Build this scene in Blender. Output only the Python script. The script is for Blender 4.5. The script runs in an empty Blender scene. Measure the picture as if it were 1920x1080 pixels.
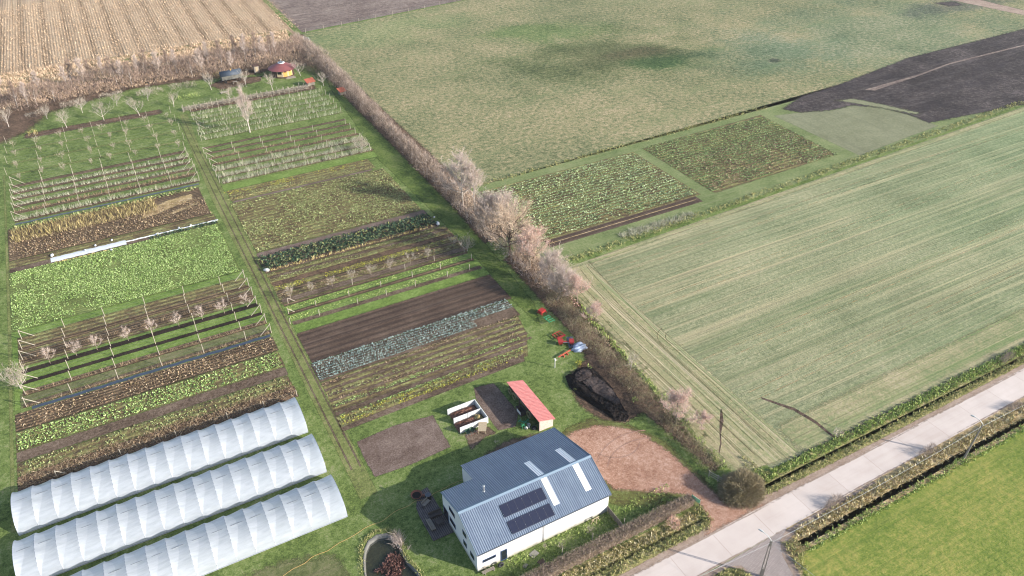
import bpy, bmesh, math, random
import numpy as np
from mathutils import Vector, Matrix
rng = np.random.default_rng(7)
random.seed(7)
SC = bpy.context.scene
COL = SC.collection

# ------------------------------------------------------------------ camera, sky, sun, exposure
FOC, PITCH, ROLL, YAW, CAMH = 1483.3, math.radians(34.725), math.radians(-0.666), math.radians(28.245), 90.0
cp, sp = math.cos(PITCH), math.sin(PITCH)
fw = np.array([math.sin(YAW)*cp, math.cos(YAW)*cp, -sp])
r0 = np.array([math.cos(YAW), -math.sin(YAW), 0.0])
u0 = np.cross(r0, fw)
cr = math.cos(ROLL)*r0 + math.sin(ROLL)*u0
cu = -math.sin(ROLL)*r0 + math.cos(ROLL)*u0
CAM = np.array([0.0, 0.0, CAMH])
cd = bpy.data.cameras.new("camera"); cam = bpy.data.objects.new("camera", cd); COL.objects.link(cam)
cd.sensor_width = 36.0; cd.lens = FOC/1920*36.0; cd.clip_end = 6000; cd.clip_start = 1
M = Matrix(((cr[0], cu[0], -fw[0], 0), (cr[1], cu[1], -fw[1], 0), (cr[2], cu[2], -fw[2], CAMH), (0, 0, 0, 1)))
cam.matrix_world = M
SC.camera = cam
SUN_EL, SUN_AZ = math.radians(22.5), math.atan2(0.655, -.56)     # azimuth clockwise from +Y
W = bpy.data.worlds.new("World"); SC.world = W; W.use_nodes = True
wn = W.node_tree.nodes; wl = W.node_tree.links
bg = wn['Background']
sky = wn.new('ShaderNodeTexSky'); sky.sky_type = 'NISHITA'; sky.sun_disc = False
sky.sun_elevation = SUN_EL; sky.sun_rotation = SUN_AZ; sky.altitude = 50; sky.dust_density = 1.5; sky.air_density = 1.0
wl.new(sky.outputs[0], bg.inputs[0]); bg.inputs[1].default_value = 0.14
sd = bpy.data.lights.new("sun", 'SUN'); sd.energy = 4.6; sd.angle = math.radians(0.5); sd.color = (1.0, 0.95, 0.87)
sun = bpy.data.objects.new("sun", sd); COL.objects.link(sun)
sdir = Vector((math.cos(SUN_EL)*0.655, -math.cos(SUN_EL)*0.756, math.sin(SUN_EL)))
sun.rotation_euler = sdir.to_track_quat('Z', 'Y').to_euler(); sun.location = (60, -60, 80)
SC.view_settings.view_transform = 'Standard'; SC.view_settings.look = 'None'
SC.cycles.pixel_filter_type = 'BLACKMAN_HARRIS'; SC.cycles.filter_width = 1.1
SC.view_settings.gamma = 1.0; SC.view_settings.exposure = 1.20

def at(px, py, z=0.0):
    d = fw*FOC + cr*(px-960) - cu*(py-540)
    p = CAM + d*(CAMH-z)/-d[2]
    return float(p[0]), float(p[1])

# ------------------------------------------------------------------ materials
ALB = 0.60; DESAT = 0.12
def sc(c, k=1.0):
    """picture colour (0-255) -> base colour under this sun and exposure"""
    out = []
    if c[1] >= c[0] and c[1] > c[2] and DESAT:
        l = 0.3*c[0]+0.6*c[1]+0.1*c[2]; c = [v+(l-v)*DESAT for v in c]
    for v in c:
        v /= 255.0
        v = v/12.92 if v <= 0.04045 else ((v+0.055)/1.055)**2.4
        out.append(min(0.85, v*ALB*k))
    return (*out, 1.0)

class NT:
    def __init__(s, name, rough=0.9, spec=0.2):
        s.m = bpy.data.materials.new(name); s.m.use_nodes = True
        s.n = s.m.node_tree.nodes; s.l = s.m.node_tree.links
        s.b = s.n['Principled BSDF']; s.b.inputs['Roughness'].default_value = rough
        s.b.inputs['Specular IOR Level'].default_value = spec
    def new(s, t, **k):
        n = s.n.new(t)
        for a, v in k.items(): setattr(n, a, v)
        return n
    def coord(s):
        if not hasattr(s, '_c'):
            s._c = s.new('ShaderNodeTexCoord').outputs['Object']
        return s._c
    def noise(s, scale, detail=3, rough=0.55, vec=None, dist=0.0):
        n = s.new('ShaderNodeTexNoise'); n.inputs['Scale'].default_value = scale
        n.inputs['Detail'].default_value = detail; n.inputs['Roughness'].default_value = rough
        n.inputs['Distortion'].default_value = dist
        s.l.new(vec or s.coord(), n.inputs['Vector']); return n.outputs['Fac']
    def mapv(s, scale=(1, 1, 1), rot=0.0, loc=(0, 0, 0)):
        m = s.new('ShaderNodeMapping'); m.inputs['Scale'].default_value = scale
        m.inputs['Rotation'].default_value = (0, 0, rot); m.inputs['Location'].default_value = loc
        s.l.new(s.coord(), m.inputs['Vector']); return m.outputs[0]
    def wave(s, axis, spacing, vec=None, dist=0.6, dscale=1.0, detail=2):
        n = s.new('ShaderNodeTexWave', wave_type='BANDS', bands_direction=axis)
        n.inputs['Scale'].default_value = 0.31416/spacing; n.inputs['Distortion'].default_value = dist
        n.inputs['Detail'].default_value = detail; n.inputs['Detail Scale'].default_value = dscale
        s.l.new(vec or s.coord(), n.inputs['Vector']); return n.outputs['Fac']
    def ramp(s, fac, stops):
        n = s.new('ShaderNodeValToRGB'); cr_ = n.color_ramp
        while len(cr_.elements) < len(stops): cr_.elements.new(0.5)
        for e, (p, c) in zip(cr_.elements, stops): e.position = p; e.color = c
        s.l.new(fac, n.inputs[0]); return n.outputs[0]
    def math(s, op, a, b=None, clamp=False):
        n = s.new('ShaderNodeMath', operation=op, use_clamp=clamp)
        for i, v in enumerate((a, b)):
            if v is None: continue
            if isinstance(v, (int, float)): n.inputs[i].default_value = v
            else: s.l.new(v, n.inputs[i])
        return n.outputs[0]
    def mix(s, f, a, b, mode='MIX'):
        n = s.new('ShaderNodeMix', data_type='RGBA', blend_type=mode)
        for i, v in ((0, f), (6, a), (7, b)):
            if isinstance(v, (int, float)): n.inputs[i].default_value = v
            elif isinstance(v, tuple): n.inputs[i].default_value = v
            else: s.l.new(v, n.inputs[i])
        return n.outputs[2]
    def bump(s, h, dist=0.1, strength=0.6):
        n = s.new('ShaderNodeBump'); n.inputs['Distance'].default_value = dist
        n.inputs['Strength'].default_value = strength
        s.l.new(h, n.inputs['Height']); s.l.new(n.outputs[0], s.b.inputs['Normal'])
    def col(s, c):
        if isinstance(c, tuple): s.b.inputs['Base Color'].default_value = c
        else: s.l.new(c, s.b.inputs['Base Color'])
        return s.m

def plain(name, c, rough=0.7, spec=0.3, metal=0.0, var=0.12, scale=3.0):
    t = NT(name, rough, spec); t.b.inputs['Metallic'].default_value = metal
    f = t.noise(scale, 4)
    a = sc(c, 1-var); b = sc(c, 1+var)
    return t.col(t.ramp(f, [(0.3, a), (0.7, b)]))

def leafy(name, cols, rough=0.7, trans=0.0, big=None):
    """foliage, twigs, grass blades: each leaf its own tone"""
    t = NT(name, rough, 0.15)
    g = t.new('ShaderNodeNewGeometry').outputs['Random Per Island']
    n = len(cols)
    c = t.ramp(g, [((i+0.5)/n, sc(x, 1.22)) for i, x in enumerate(cols)])   # thin leaves and twigs shade one another
    if big:
        f = t.noise(big, 3)
        c = t.mix(t.math('MULTIPLY', t.math('SUBTRACT', f, 0.35, True), 1.6, True), c, t.mix(0.6, c, (0.5, 0.45, 0.3, 1), 'MULTIPLY'))
    return t.col(c)

def field(name, cols, patch=12.0, fine=0.5, rows=None, bump=0.12, contrast=1.0, weights=(0.5, 0.3, 0.45), speck=None, bstr=0.7):
    """ground: cols from low to high noise; rows = list of (axis, spacing, colour, amount, rot, dist)"""
    t = NT(name, 0.95, 0.1)
    a = t.noise(1/patch, 3); b = t.noise(3.7/patch, 4, 0.6); c = t.noise(0.55/fine, 3, 0.75); e = t.noise(1.7/fine, 2, 0.8)
    def cen(x, w): return t.math('MULTIPLY', t.math('SUBTRACT', x, 0.5), w*contrast)
    f = t.math('ADD', t.math('ADD', cen(a, weights[0]*2.6), cen(b, weights[1]*2.8)), t.math('ADD', cen(c, weights[2]*4.2), cen(e, weights[2]*3.4)))
    f = t.math('ADD', f, 0.5, True)
    n = len(cols)
    colr = t.ramp(f, [(0.08+0.84*i/(n-1), sc(x)) for i, x in enumerate(cols)])
    h = c
    for (ax, spc, rc, amt, rot, dist) in (rows or []):
        if ax[0] in 'SL':                                   # streaks: noise drawn out along the rows
            st = 0.007 if ax[0] == 'L' else 0.035; q = (st, 1/spc, 1) if ax[1] == 'Y' else (1/spc, st, 1)
            w_ = t.noise(1.0, 5, 0.7, t.mapv(q, rot), 0.15)
            k = t.math('MULTIPLY', t.math('SUBTRACT', w_, 0.5, True), 4.5*amt, True)
            colr = t.mix(k, colr, sc(rc)); h = t.math('SUBTRACT', h, t.math('MULTIPLY', k, 0.5)); continue
        v = t.mapv(rot=rot) if rot else None
        w_ = t.wave(ax, spc, v, dist, 0.6/spc if spc < 2 else 0.1)
        brk = t.noise(0.6, 3, 0.6, t.mapv(((0.12, 1, 1) if ax == 'Y' else (1, 0.12, 1)), rot))
        k = t.math('MULTIPLY', t.math('POWER', w_, 2.5), t.math('MULTIPLY', t.math('SUBTRACT', brk, 0.2, True), amt*2.2), True)
        colr = t.mix(k, colr, sc(rc))
        h = t.math('SUBTRACT', h, t.math('MULTIPLY', w_, 1.2*amt))
    if speck:
        s_ = t.noise(1/(fine*0.45), 2, 0.7)
        colr = t.mix(t.math('MULTIPLY', t.math('SUBTRACT', s_, 0.56, True), 5.0, True), colr, sc(speck))
    if bump: t.bump(h, bump, bstr)
    return t.col(colr)

# ------------------------------------------------------------------ mesh helpers
def tag(o, label=None, cat=None, group=None, kind=None):
    if label: o['label'] = label
    if cat: o['category'] = cat
    if group: o['group'] = group
    if kind: o['kind'] = kind
    return o

def empty(name, loc=(0, 0, 0), label=None, cat=None, group=None):
    o = bpy.data.objects.new(name, None); COL.objects.link(o); o.location = loc; o.empty_display_size = 0.3
    return tag(o, label, cat, group)

def link(name, me, mats, parent=None):
    o = bpy.data.objects.new(name, me)
    for m in (mats if isinstance(mats, (list, tuple)) else [mats]): me.materials.append(m)
    COL.objects.link(o)
    if parent: o.parent = parent
    return o

def fast(name, V, F, mats, parent=None, smooth=False, mi=None):
    V = np.asarray(V, np.float32); F = np.asarray(F, np.int32); k = F.shape[1]
    me = bpy.data.meshes.new(name)
    me.vertices.add(len(V)); me.vertices.foreach_set('co', V.ravel())
    me.loops.add(F.size); me.loops.foreach_set('vertex_index', F.ravel())
    me.polygons.add(len(F)); me.polygons.foreach_set('loop_start', np.arange(len(F), dtype=np.int32)*k)
    me.polygons.foreach_set('loop_total', np.full(len(F), k, np.int32))
    if mi is not None: me.polygons.foreach_set('material_index', np.asarray(mi, np.int32))
    if smooth: me.polygons.foreach_set('use_smooth', np.ones(len(F), bool))
    me.update(calc_edges=True)
    return link(name, me, mats, parent)

class MB:
    def __init__(s): s.v = []; s.f = []; s.m = []; s.sm = []
    def add(s, vs, fs, mi=0, sm=False):
        o = len(s.v); s.v += [tuple(map(float, p)) for p in vs]
        for f in fs: s.f.append(tuple(i+o for i in f)); s.m.append(mi); s.sm.append(sm)
        return s
    def box(s, x0, y0, z0, x1, y1, z1, mi=0, T=None):
        vs = [(x, y, z) for z in (z0, z1) for (x, y) in ((x0, y0), (x1, y0), (x1, y1), (x0, y1))]
        if T is not None: vs = [tuple(T @ Vector(p)) for p in vs]
        return s.add(vs, [(3, 2, 1, 0), (4, 5, 6, 7), (0, 1, 5, 4), (1, 2, 6, 5), (2, 3, 7, 6), (3, 0, 4, 7)], mi)
    def quad(s, a, b, c, d, mi=0): return s.add([a, b, c, d], [(0, 1, 2, 3)], mi)
    def tube(s, pts, rad, n=6, mi=0, caps=True, sm=True):
        pts = [Vector(p) for p in pts]
        rad = rad if isinstance(rad, (list, tuple)) else [rad]*len(pts)
        vs = []; prev = None
        for i, p in enumerate(pts):
            d = (pts[min(i+1, len(pts)-1)]-pts[max(i-1, 0)]).normalized()
            ref = prev if prev is not None else (Vector((0, 0, 1)) if abs(d.z) < 0.9 else Vector((1, 0, 0)))
            a = d.cross(ref).normalized(); b = a.cross(d).normalized(); prev = b
            for k in range(n):
                t = 2*math.pi*k/n; vs.append(p+(a*math.cos(t)+b*math.sin(t))*rad[i])
        fs = [(i*n+k, i*n+(k+1) % n, (i+1)*n+(k+1) % n, (i+1)*n+k) for i in range(len(pts)-1) for k in range(n)]
        s.add(vs, fs, mi, sm)
        if caps: s.add(vs[:n], [tuple(range(n))], mi); s.add(vs[-n:], [tuple(reversed(range(n)))], mi)
        return s
    def torus(s, c, R, r, axis='z', n=20, k=8, mi=0):
        vs = []
        for i in range(n):
            t = 2*math.pi*i/n
            for j in range(k):
                p = 2*math.pi*j/k; q = (R+r*math.cos(p)); a, b, h = q*math.cos(t), q*math.sin(t), r*1.3*math.sin(p)
                v = {'z': (a, b, h), 'x': (h, a, b), 'y': (a, h, b)}[axis]
                vs.append((c[0]+v[0], c[1]+v[1], c[2]+v[2]))
        fs = [(i*k+j, i*k+(j+1) % k, ((i+1) % n)*k+(j+1) % k, ((i+1) % n)*k+j) for i in range(n) for j in range(k)]
        return s.add(vs, fs, mi, True)
    def build(s, name, mats, parent=None, bevel=0.0):
        me = bpy.data.meshes.new(name); me.from_pydata(s.v, [], s.f)
        me.polygons.foreach_set('material_index', s.m); me.polygons.foreach_set('use_smooth', s.sm); me.update()
        o = link(name, me, mats, parent)
        if bevel:
            b = o.modifiers.new('bevel', 'BEVEL'); b.width = bevel; b.segments = 2; b.limit_method = 'ANGLE'
        return o

ORD = ['first', 'second', 'third', 'fourth', 'fifth', 'sixth', 'seventh', 'eighth', 'ninth', 'tenth', 'eleventh', 'twelfth',
       'thirteenth', 'fourteenth', 'fifteenth', 'sixteenth', 'seventeenth', 'eighteenth', 'nineteenth', 'twentieth',
       'twenty-first', 'twenty-second', 'twenty-third', 'twenty-fourth', 'twenty-fifth', 'twenty-sixth', 'twenty-seventh',
       'twenty-eighth', 'twenty-ninth', 'thirtieth', 'thirty-first', 'thirty-second', 'thirty-third', 'thirty-fourth', 'thirty-fifth',
       'thirty-sixth', 'thirty-seventh', 'thirty-eighth', 'thirty-ninth', 'fortieth']

def vnoise(x, y, s, seed=0):
    """cheap smooth value noise in 0..1"""
    g = np.random.default_rng(seed).random((97, 97))
    u, v = np.asarray(x)/s+40.3, np.asarray(y)/s+17.7
    i, j = np.floor(u).astype(int), np.floor(v).astype(int); fu, fv = u-i, v-j
    fu = fu*fu*(3-2*fu); fv = fv*fv*(3-2*fv)
    a = g[i % 97, j % 97]; b = g[(i+1) % 97, j % 97]; c = g[i % 97, (j+1) % 97]; d = g[(i+1) % 97, (j+1) % 97]
    return (a*(1-fu)+b*fu)*(1-fv)+(c*(1-fu)+d*fu)*fv

def inside(P, poly):
    x, y = P[:, 0], P[:, 1]; r = np.zeros(len(P), bool); n = len(poly)
    for i in range(n):
        x0, y0 = poly[i]; x1, y1 = poly[(i+1) % n]
        c = ((y0 > y) != (y1 > y)) & (x < (x1-x0)*(y-y0)/((y1-y0) or 1e-9)+x0)
        r ^= c
    return r

def blades(P, D, L, Wd, kind='leaf', droop=0.0):
    """P base points, D unit directions, lengths, widths -> verts, faces. leaf = diamond, twig = long thin triangle"""
    n = len(P); up = rng.normal(size=(n, 3)); S = np.cross(D, up); S /= np.linalg.norm(S, axis=1)[:, None]+1e-9
    L = np.broadcast_to(L, n)[:, None]; Wd = np.broadcast_to(Wd, n)[:, None]
    if kind == 'twig':
        V = np.stack([P-S*Wd/2, P+S*Wd/2, P+D*L], 1).reshape(-1, 3)
        return V, np.arange(3*n).reshape(n, 3)
    mid = P+D*L*0.5; tip = P+D*L; tip = tip.copy(); tip[:, 2] -= droop*L[:, 0]
    V = np.stack([P, mid-S*Wd/2, tip, mid+S*Wd/2], 1).reshape(-1, 3)
    return V, np.arange(4*n).reshape(n, 4)

def dirs(n, lo, hi):
    az = rng.uniform(0, 2*math.pi, n); el = np.radians(rng.uniform(lo, hi, n))
    return np.stack([np.cos(az)*np.cos(el), np.sin(az)*np.cos(el), np.sin(el)], 1)

def tufts(name, P, mat, leaves=5, L=0.25, Wd=0.12, lo=15, hi=70, spread=0.06, z=0.0, kind='leaf', droop=0.0, parent=None, var=0.35, z1=None):
    P = np.asarray(P, float)
    if P.shape[1] == 2: P = np.c_[P, np.full(len(P), z)]
    if z1 is not None: P[:, 2] = rng.uniform(z, z1, len(P))
    Q = np.repeat(P, leaves, 0); n = len(Q)
    sz = np.repeat(rng.uniform(1-var, 1+var, len(P)), leaves)*rng.uniform(0.7, 1.3, n)
    Q[:, :2] += rng.normal(0, spread, (n, 2))
    D = dirs(n, lo, hi)
    V, F = blades(Q, D, L*sz, Wd*sz, kind, droop)
    return fast(name, V, F, mat, parent)

def stuff(o, label, cat): return tag(o, label, cat, kind='stuff')

def rows_pts(x0, x1, y0, y1, rs, ps, jit=0.05, keep=None, slope=0.0):
    out = []
    y = y0+rs/2
    while y < y1:
        xs = np.arange(x0, x1, ps); xs = xs+rng.normal(0, ps*0.2, len(xs))
        out.append(np.c_[xs, y+slope*(xs-x0)+rng.normal(0, jit, len(xs))]); y += rs
    P = np.concatenate(out)
    if keep is not None: P = P[keep(P)]
    return P

def rect_pts(x0, x1, y0, y1, dens, keep=None):
    n = int((x1-x0)*(y1-y0)*dens); P = np.c_[rng.uniform(x0, x1, n), rng.uniform(y0, y1, n)]
    if keep is not None: P = P[keep(P)]
    return P

def patchy(s, th, seed, soft=0.15):
    def k(P): return vnoise(P[:, 0], P[:, 1], s, seed)*0.7+vnoise(P[:, 0], P[:, 1], s*0.27, seed+1)*0.3 > th+rng.normal(0, soft, len(P))
    return k

LV = 0.004
_soft = {}
def softmat(m):
    """the same ground, thinning out raggedly where the sheet's edge distance runs to zero"""
    if m.name in _soft: return _soft[m.name]
    c = m.copy(); c.name = m.name+'_ragged'; n = c.node_tree.nodes; l = c.node_tree.links
    b = n['Principled BSDF']; out = [x for x in n if x.type == 'OUTPUT_MATERIAL'][0]
    at_ = n.new('ShaderNodeAttribute'); at_.attribute_name = 'edge'
    tc = n.new('ShaderNodeTexCoord')
    def noi(sc_):
        q = n.new('ShaderNodeTexNoise'); q.inputs['Scale'].default_value = sc_; q.inputs['Detail'].default_value = 4; q.inputs['Roughness'].default_value = 0.65
        l.new(tc.outputs['Object'], q.inputs['Vector']); return q.outputs['Fac']
    def ma(op, x, y, cl=False):
        q = n.new('ShaderNodeMath'); q.operation = op; q.use_clamp = cl
        for i, v in enumerate((x, y)):
            if isinstance(v, (int, float)): q.inputs[i].default_value = v
            else: l.new(v, q.inputs[i])
        return q.outputs[0]
    nn = ma('ADD', ma('MULTIPLY', noi(0.9), 0.5), ma('MULTIPLY', noi(4.5), 0.5))
    f = ma('MULTIPLY', ma('ADD', at_.outputs['Fac'], ma('MULTIPLY', ma('SUBTRACT', nn, 0.5), 2.6)), 2.2, True)
    tr = n.new('ShaderNodeBsdfTransparent'); mx = n.new('ShaderNodeMixShader')
    l.new(f, mx.inputs[0]); l.new(tr.outputs[0], mx.inputs[1]); l.new(b.outputs[0], mx.inputs[2]); l.new(mx.outputs[0], out.inputs[0])
    _soft[m.name] = c; return c

def sheet(name, poly, lv, mat, edge=0.0, seed=1, step=1.5, soft=None, cell=None):
    """flat ground patch; edge > 0 gives a ragged, thinning outline (edge distance stored per vertex)"""
    if not edge:
        ar = sum(poly[i-1][0]*poly[i][1]-poly[i][0]*poly[i-1][1] for i in range(len(poly)))
        bm = bmesh.new(); f = bm.faces.new([bm.verts.new((*p, lv*LV)) for p in (poly if ar > 0 else poly[::-1])])
        bmesh.ops.triangulate(bm, faces=[f])
        me = bpy.data.meshes.new(name); bm.to_mesh(me); bm.free()
        return tag(link(name, me, mat), kind='structure')
    soft = soft or max(0.18, edge*(2.2 if edge < 0.14 else 4.0))
    A = np.array(poly, float); x0, y0 = A.min(0)-soft; x1, y1 = A.max(0)+soft
    cell = cell or max(min(soft*0.8, 0.8), math.sqrt((x1-x0)*(y1-y0)/24000))
    nx, ny = max(2, int((x1-x0)/cell)+1), max(2, int((y1-y0)/cell)+1)
    X, Y = np.meshgrid(np.linspace(x0, x1, nx), np.linspace(y0, y1, ny)); P = np.c_[X.ravel(), Y.ravel()]
    dmin = np.full(len(P), 1e9)
    for i in range(len(A)):
        p, q = A[i-1], A[i]; d = q-p; t_ = np.clip(((P-p)@d)/(d@d+1e-12), 0, 1)
        dmin = np.minimum(dmin, np.hypot(*(P-(p+t_[:, None]*d)).T))
    sdv = np.where(inside(P, poly), dmin, -dmin)/soft
    idx = np.arange(nx*ny).reshape(ny, nx)
    F = np.stack([idx[:-1, :-1], idx[:-1, 1:], idx[1:, 1:], idx[1:, :-1]], -1).reshape(-1, 4)
    F = F[sdv[F].max(1) > -0.95]
    used, inv = np.unique(F, return_inverse=True); F = inv.reshape(-1, 4)
    o = fast(name, np.c_[P[used], np.full(len(used), lv*LV)], F, softmat(mat))
    a_ = o.data.attributes.new('edge', 'FLOAT', 'POINT'); a_.data.foreach_set('value', np.clip(sdv[used], -1, 3).astype(np.float32))
    return tag(o, kind='structure')

def R(x0, x1, y0, y1): return [(x0, y0), (x1, y0), (x1, y1), (x0, y1)]

# ------------------------------------------------------------------ ground
m_base = field('yard_grass', [(72, 88, 40), (92, 112, 50), (112, 132, 62), (132, 148, 80), (154, 154, 106)], 6, 0.4, bump=0.12, contrast=0.8, speck=(70, 84, 44))
def pasture_mat():
    m = field('pasture_grass', [(94, 102, 66), (120, 126, 84), (142, 142, 98), (162, 152, 112), (188, 170, 136)], 40, 0.75, rows=[('SY', 7, (126, 140, 88), 0.5, 0.3, 0)], bump=0.3, contrast=0.95, weights=(0.42, 0.2, 0.6), speck=(98, 102, 66))
    n = m.node_tree.nodes; l = m.node_tree.links; b = n['Principled BSDF']; src = b.inputs['Base Color'].links[0].from_socket
    t = NT.__new__(NT); t.m = m; t.n = n; t.l = l; t.b = b
    dn = t.noise(0.05, 4, 0.6); d2 = t.noise(0.9, 3, 0.7)
    def blob(cx, cy, rx, ry, rot, colr, src, k=1.6):
        mp = t.new('ShaderNodeMapping', vector_type='TEXTURE'); mp.inputs['Location'].default_value = (cx, cy, 0); mp.inputs['Rotation'].default_value = (0, 0, rot); mp.inputs['Scale'].default_value = (rx, ry, 1)
        l.new(t.coord(), mp.inputs['Vector']); ln = t.new('ShaderNodeVectorMath', operation='LENGTH'); l.new(mp.outputs[0], ln.inputs[0])
        d = t.math('SUBTRACT', 1.15, t.math('ADD', ln.outputs['Value'], t.math('ADD', t.math('MULTIPLY', t.math('SUBTRACT', dn, 0.5), 2.4), t.math('MULTIPLY', t.math('SUBTRACT', d2, 0.5), 1.6))))
        return t.mix(t.math('MULTIPLY', t.math('MULTIPLY', d, k, True), 0.9), src, t.mix(1.0, src, (*[a_/b_ for a_, b_ in zip(sc(colr)[:3], sc((140, 143, 96))[:3])], 1), 'MULTIPLY'))
    for q in [(*at(1015, 62), 26, 13, -.3, (116, 138, 76)), (*at(1140, 105), 44, 26, -.2, (112, 122, 74)), (*at(1165, 105), 26, 14, -.2, (112, 118, 76)), (*at(1190, 100), 13, 6, -.2, (122, 118, 86)), (*at(1225, 118), 12, 8, -.3, (96, 126, 72)), (*at(1440, 100), 30, 20, 0, (122, 134, 92)), (*at(1650, 60), 70, 40, 0, (128, 142, 100)), (*at(1800, 8), 30, 10, 0, (112, 114, 88)), (*at(700, 60), 40, 16, 0, (132, 146, 92)), (*at(1452, 113), 2.5, 2, 0, (84, 86, 62))]: src = blob(*q, src)
    l.new(src, b.inputs['Base Color']); return m
m_pasture = pasture_mat()
m_meadow = field('lush_meadow', [(98, 120, 44), (116, 134, 50), (132, 144, 58), (150, 152, 70), (168, 160, 86)], 14, 0.5, rows=[('LY', 2.0, (158, 154, 86), 0.6, -0.05, 0), ('LY', 0.6, (98, 124, 44), 0.5, -0.05, 0)], bump=0.12, contrast=0.85)
m_crop = field('winter_crop', [(114, 122, 84), (134, 140, 100), (152, 156, 114), (170, 168, 130), (190, 182, 148)], 30, 0.45, speck=(112, 114, 80), rows=[('LY', 1.1, (208, 192, 152), 1.1, -0.035, 0), ('LY', 7.0, (112, 134, 84), 0.8, -0.035, 0), ('LY', 3.0, (190, 176, 140), 0.8, -0.035, 0), ('LY', 0.7, (116, 118, 84), 0.6, -0.035, 0), ('LY', 0.45, (106, 108, 80), 0.5, -0.035, 0)], bump=0.1, contrast=0.8)
def far_green(m, x0, x1, tint):
    t = NT.__new__(NT); t.m = m; t.n = m.node_tree.nodes; t.l = m.node_tree.links; t.b = t.n['Principled BSDF']
    src = t.b.inputs['Base Color'].links[0].from_socket; sp_ = t.new('ShaderNodeSeparateXYZ'); t.l.new(t.coord(), sp_.inputs[0])
    f = t.math('ADD', t.math('MULTIPLY', t.math('SUBTRACT', sp_.outputs[0], x0), 1/(x1-x0)), t.math('SUBTRACT', t.noise(0.03, 3), 0.5), True)
    t.l.new(t.mix(f, src, t.mix(1.0, src, (*tint, 1), 'MULTIPLY')), t.b.inputs['Base Color'])
far_green(m_crop, 95, 230, (0.82, 0.98, 0.90))
m_headland = field('headland', [(130, 142, 94), (154, 154, 108), (176, 166, 126), (192, 178, 144)], 12, 0.4, rows=[('LX', 0.9, (216, 200, 168), 1.2, 0.02, 0), ('LX', 2.2, (114, 146, 78), 0.9, 0.02, 0), ('LX', 0.5, (112, 100, 76), 0.8, 0.02, 0)], bump=0.12, contrast=0.9)
m_headland_s = field('road_headland', [(128, 140, 92), (150, 152, 106), (172, 164, 124), (188, 176, 142)], 9, 0.4, rows=[('LY', 0.9, (204, 188, 152), 0.9, 0.0, 0), ('LY', 2.2, (106, 142, 74), 0.8, 0.0, 0), ('LY', 0.5, (112, 102, 78), 0.6, 0.0, 0)], bump=0.1, contrast=0.9)
m_stubble = field('maize_stubble', [(168, 144, 116), (190, 164, 134), (208, 182, 150), (220, 198, 170)], 30, 1.0, rows=[('X', 0.95, (166, 140, 110), 0.5, 0.02, 0.6), ('LX', 1.6, (146, 120, 92), 0.8, 0.02, 0), ('LX', 0.7, (222, 200, 170), 0.6, 0.02, 0), ('X', 7.6, (118, 94, 70), 0.7, 0.02, 0.8)], bump=0.2, contrast=0.6)
m_plough = field('ploughed_field', [(104, 90, 84), (128, 112, 104), (148, 132, 122), (168, 154, 140)], 16, 0.8, rows=[('SY', 2.2, (94, 80, 76), 0.8, 0.12, 0)], bump=0.2, contrast=0.9)
m_dark = field('stripped_soil', [(42, 38, 38), (56, 50, 50), (68, 61, 60), (84, 76, 74), (112, 102, 98)], 18, 0.7, rows=[('SY', 3.0, (118, 108, 106), 0.45, 0.08, 0), ('SY', 9.0, (60, 54, 58), 0.6, 0.08, 0)], bump=0.2, contrast=0.9)
m_soil = field('dark_soil', [(70, 56, 48), (88, 72, 62), (106, 88, 76), (128, 110, 96)], 6, 0.22, rows=[('Y', 1.55, (62, 50, 44), 0.7, 0.0, 0.8), ('LY', 0.5, (126, 108, 96), 0.7, 0, 0), ('LY', 0.9, (72, 60, 52), 0.7, 0, 0)], bump=0.14, contrast=0.8)
m_soilf = field('fine_soil', [(74, 60, 50), (98, 82, 68), (120, 102, 88), (140, 122, 106)], 5, 0.25, bump=0.12)
m_black = field('fresh_black_soil', [(38, 30, 26), (54, 44, 38), (72, 60, 52)], 4, 0.2, bump=0.2)
m_brown = field('brown_bed', [(78, 62, 50), (100, 82, 66), (124, 102, 82), (150, 128, 102)], 5, 0.3, rows=[('Y', 0.8, (70, 54, 44), 0.8, 0, 0.8)], bump=0.15, contrast=0.9, speck=(116, 122, 72))
m_mixbed = field('weedy_bed', [(92, 76, 60), (112, 96, 72), (130, 118, 80), (144, 142, 88), (158, 162, 104)], 4, 0.35, rows=[('Y', 1.35, (84, 68, 54), 0.7, 0, 1.2)], bump=0.15)
m_green = field('green_bed', [(84, 96, 48), (106, 120, 58), (128, 142, 74), (150, 162, 96)], 6, 0.25, rows=[('Y', 0.7, (96, 96, 56), 0.5, 0, 1.2)], bump=0.12, contrast=0.8)
m_lushg = field('lush_grass_strip', [(84, 108, 44), (106, 132, 54), (126, 152, 68), (146, 166, 92)], 4, 0.3, bump=0.1, contrast=0.8)
m_olive = field('dull_green_plot', [(116, 118, 86), (130, 132, 98), (144, 146, 112), (156, 154, 122)], 12, 0.35, rows=[('SX', 3.0, (108, 108, 82), 0.5, 0.0, 0)], bump=0.06, contrast=0.7)
m_litter = field('leaf_litter', [(66, 54, 44), (90, 72, 60), (116, 92, 76), (142, 116, 96)], 3, 0.25, bump=0.15, contrast=1.0, speck=(92, 96, 54))
m_wood = field('woodchip', [(92, 74, 66), (112, 94, 84), (132, 114, 104), (152, 134, 122)], 4, 0.15, bump=0.1, contrast=0.9)
m_red = field('red_gravel', [(144, 104, 84), (168, 126, 104), (186, 146, 124), (204, 168, 148)], 6, 0.35, bump=0.07, contrast=0.9, speck=(222, 196, 180))
m_tawny = field('dry_grass', [(150, 128, 84), (176, 152, 110), (198, 174, 132), (214, 192, 156)], 6, 0.3, bump=0.15)
m_verge = field('verge_grass', [(112, 118, 66), (142, 140, 84), (172, 160, 110), (198, 182, 138)], 3, 0.35, bump=0.2)
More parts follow.
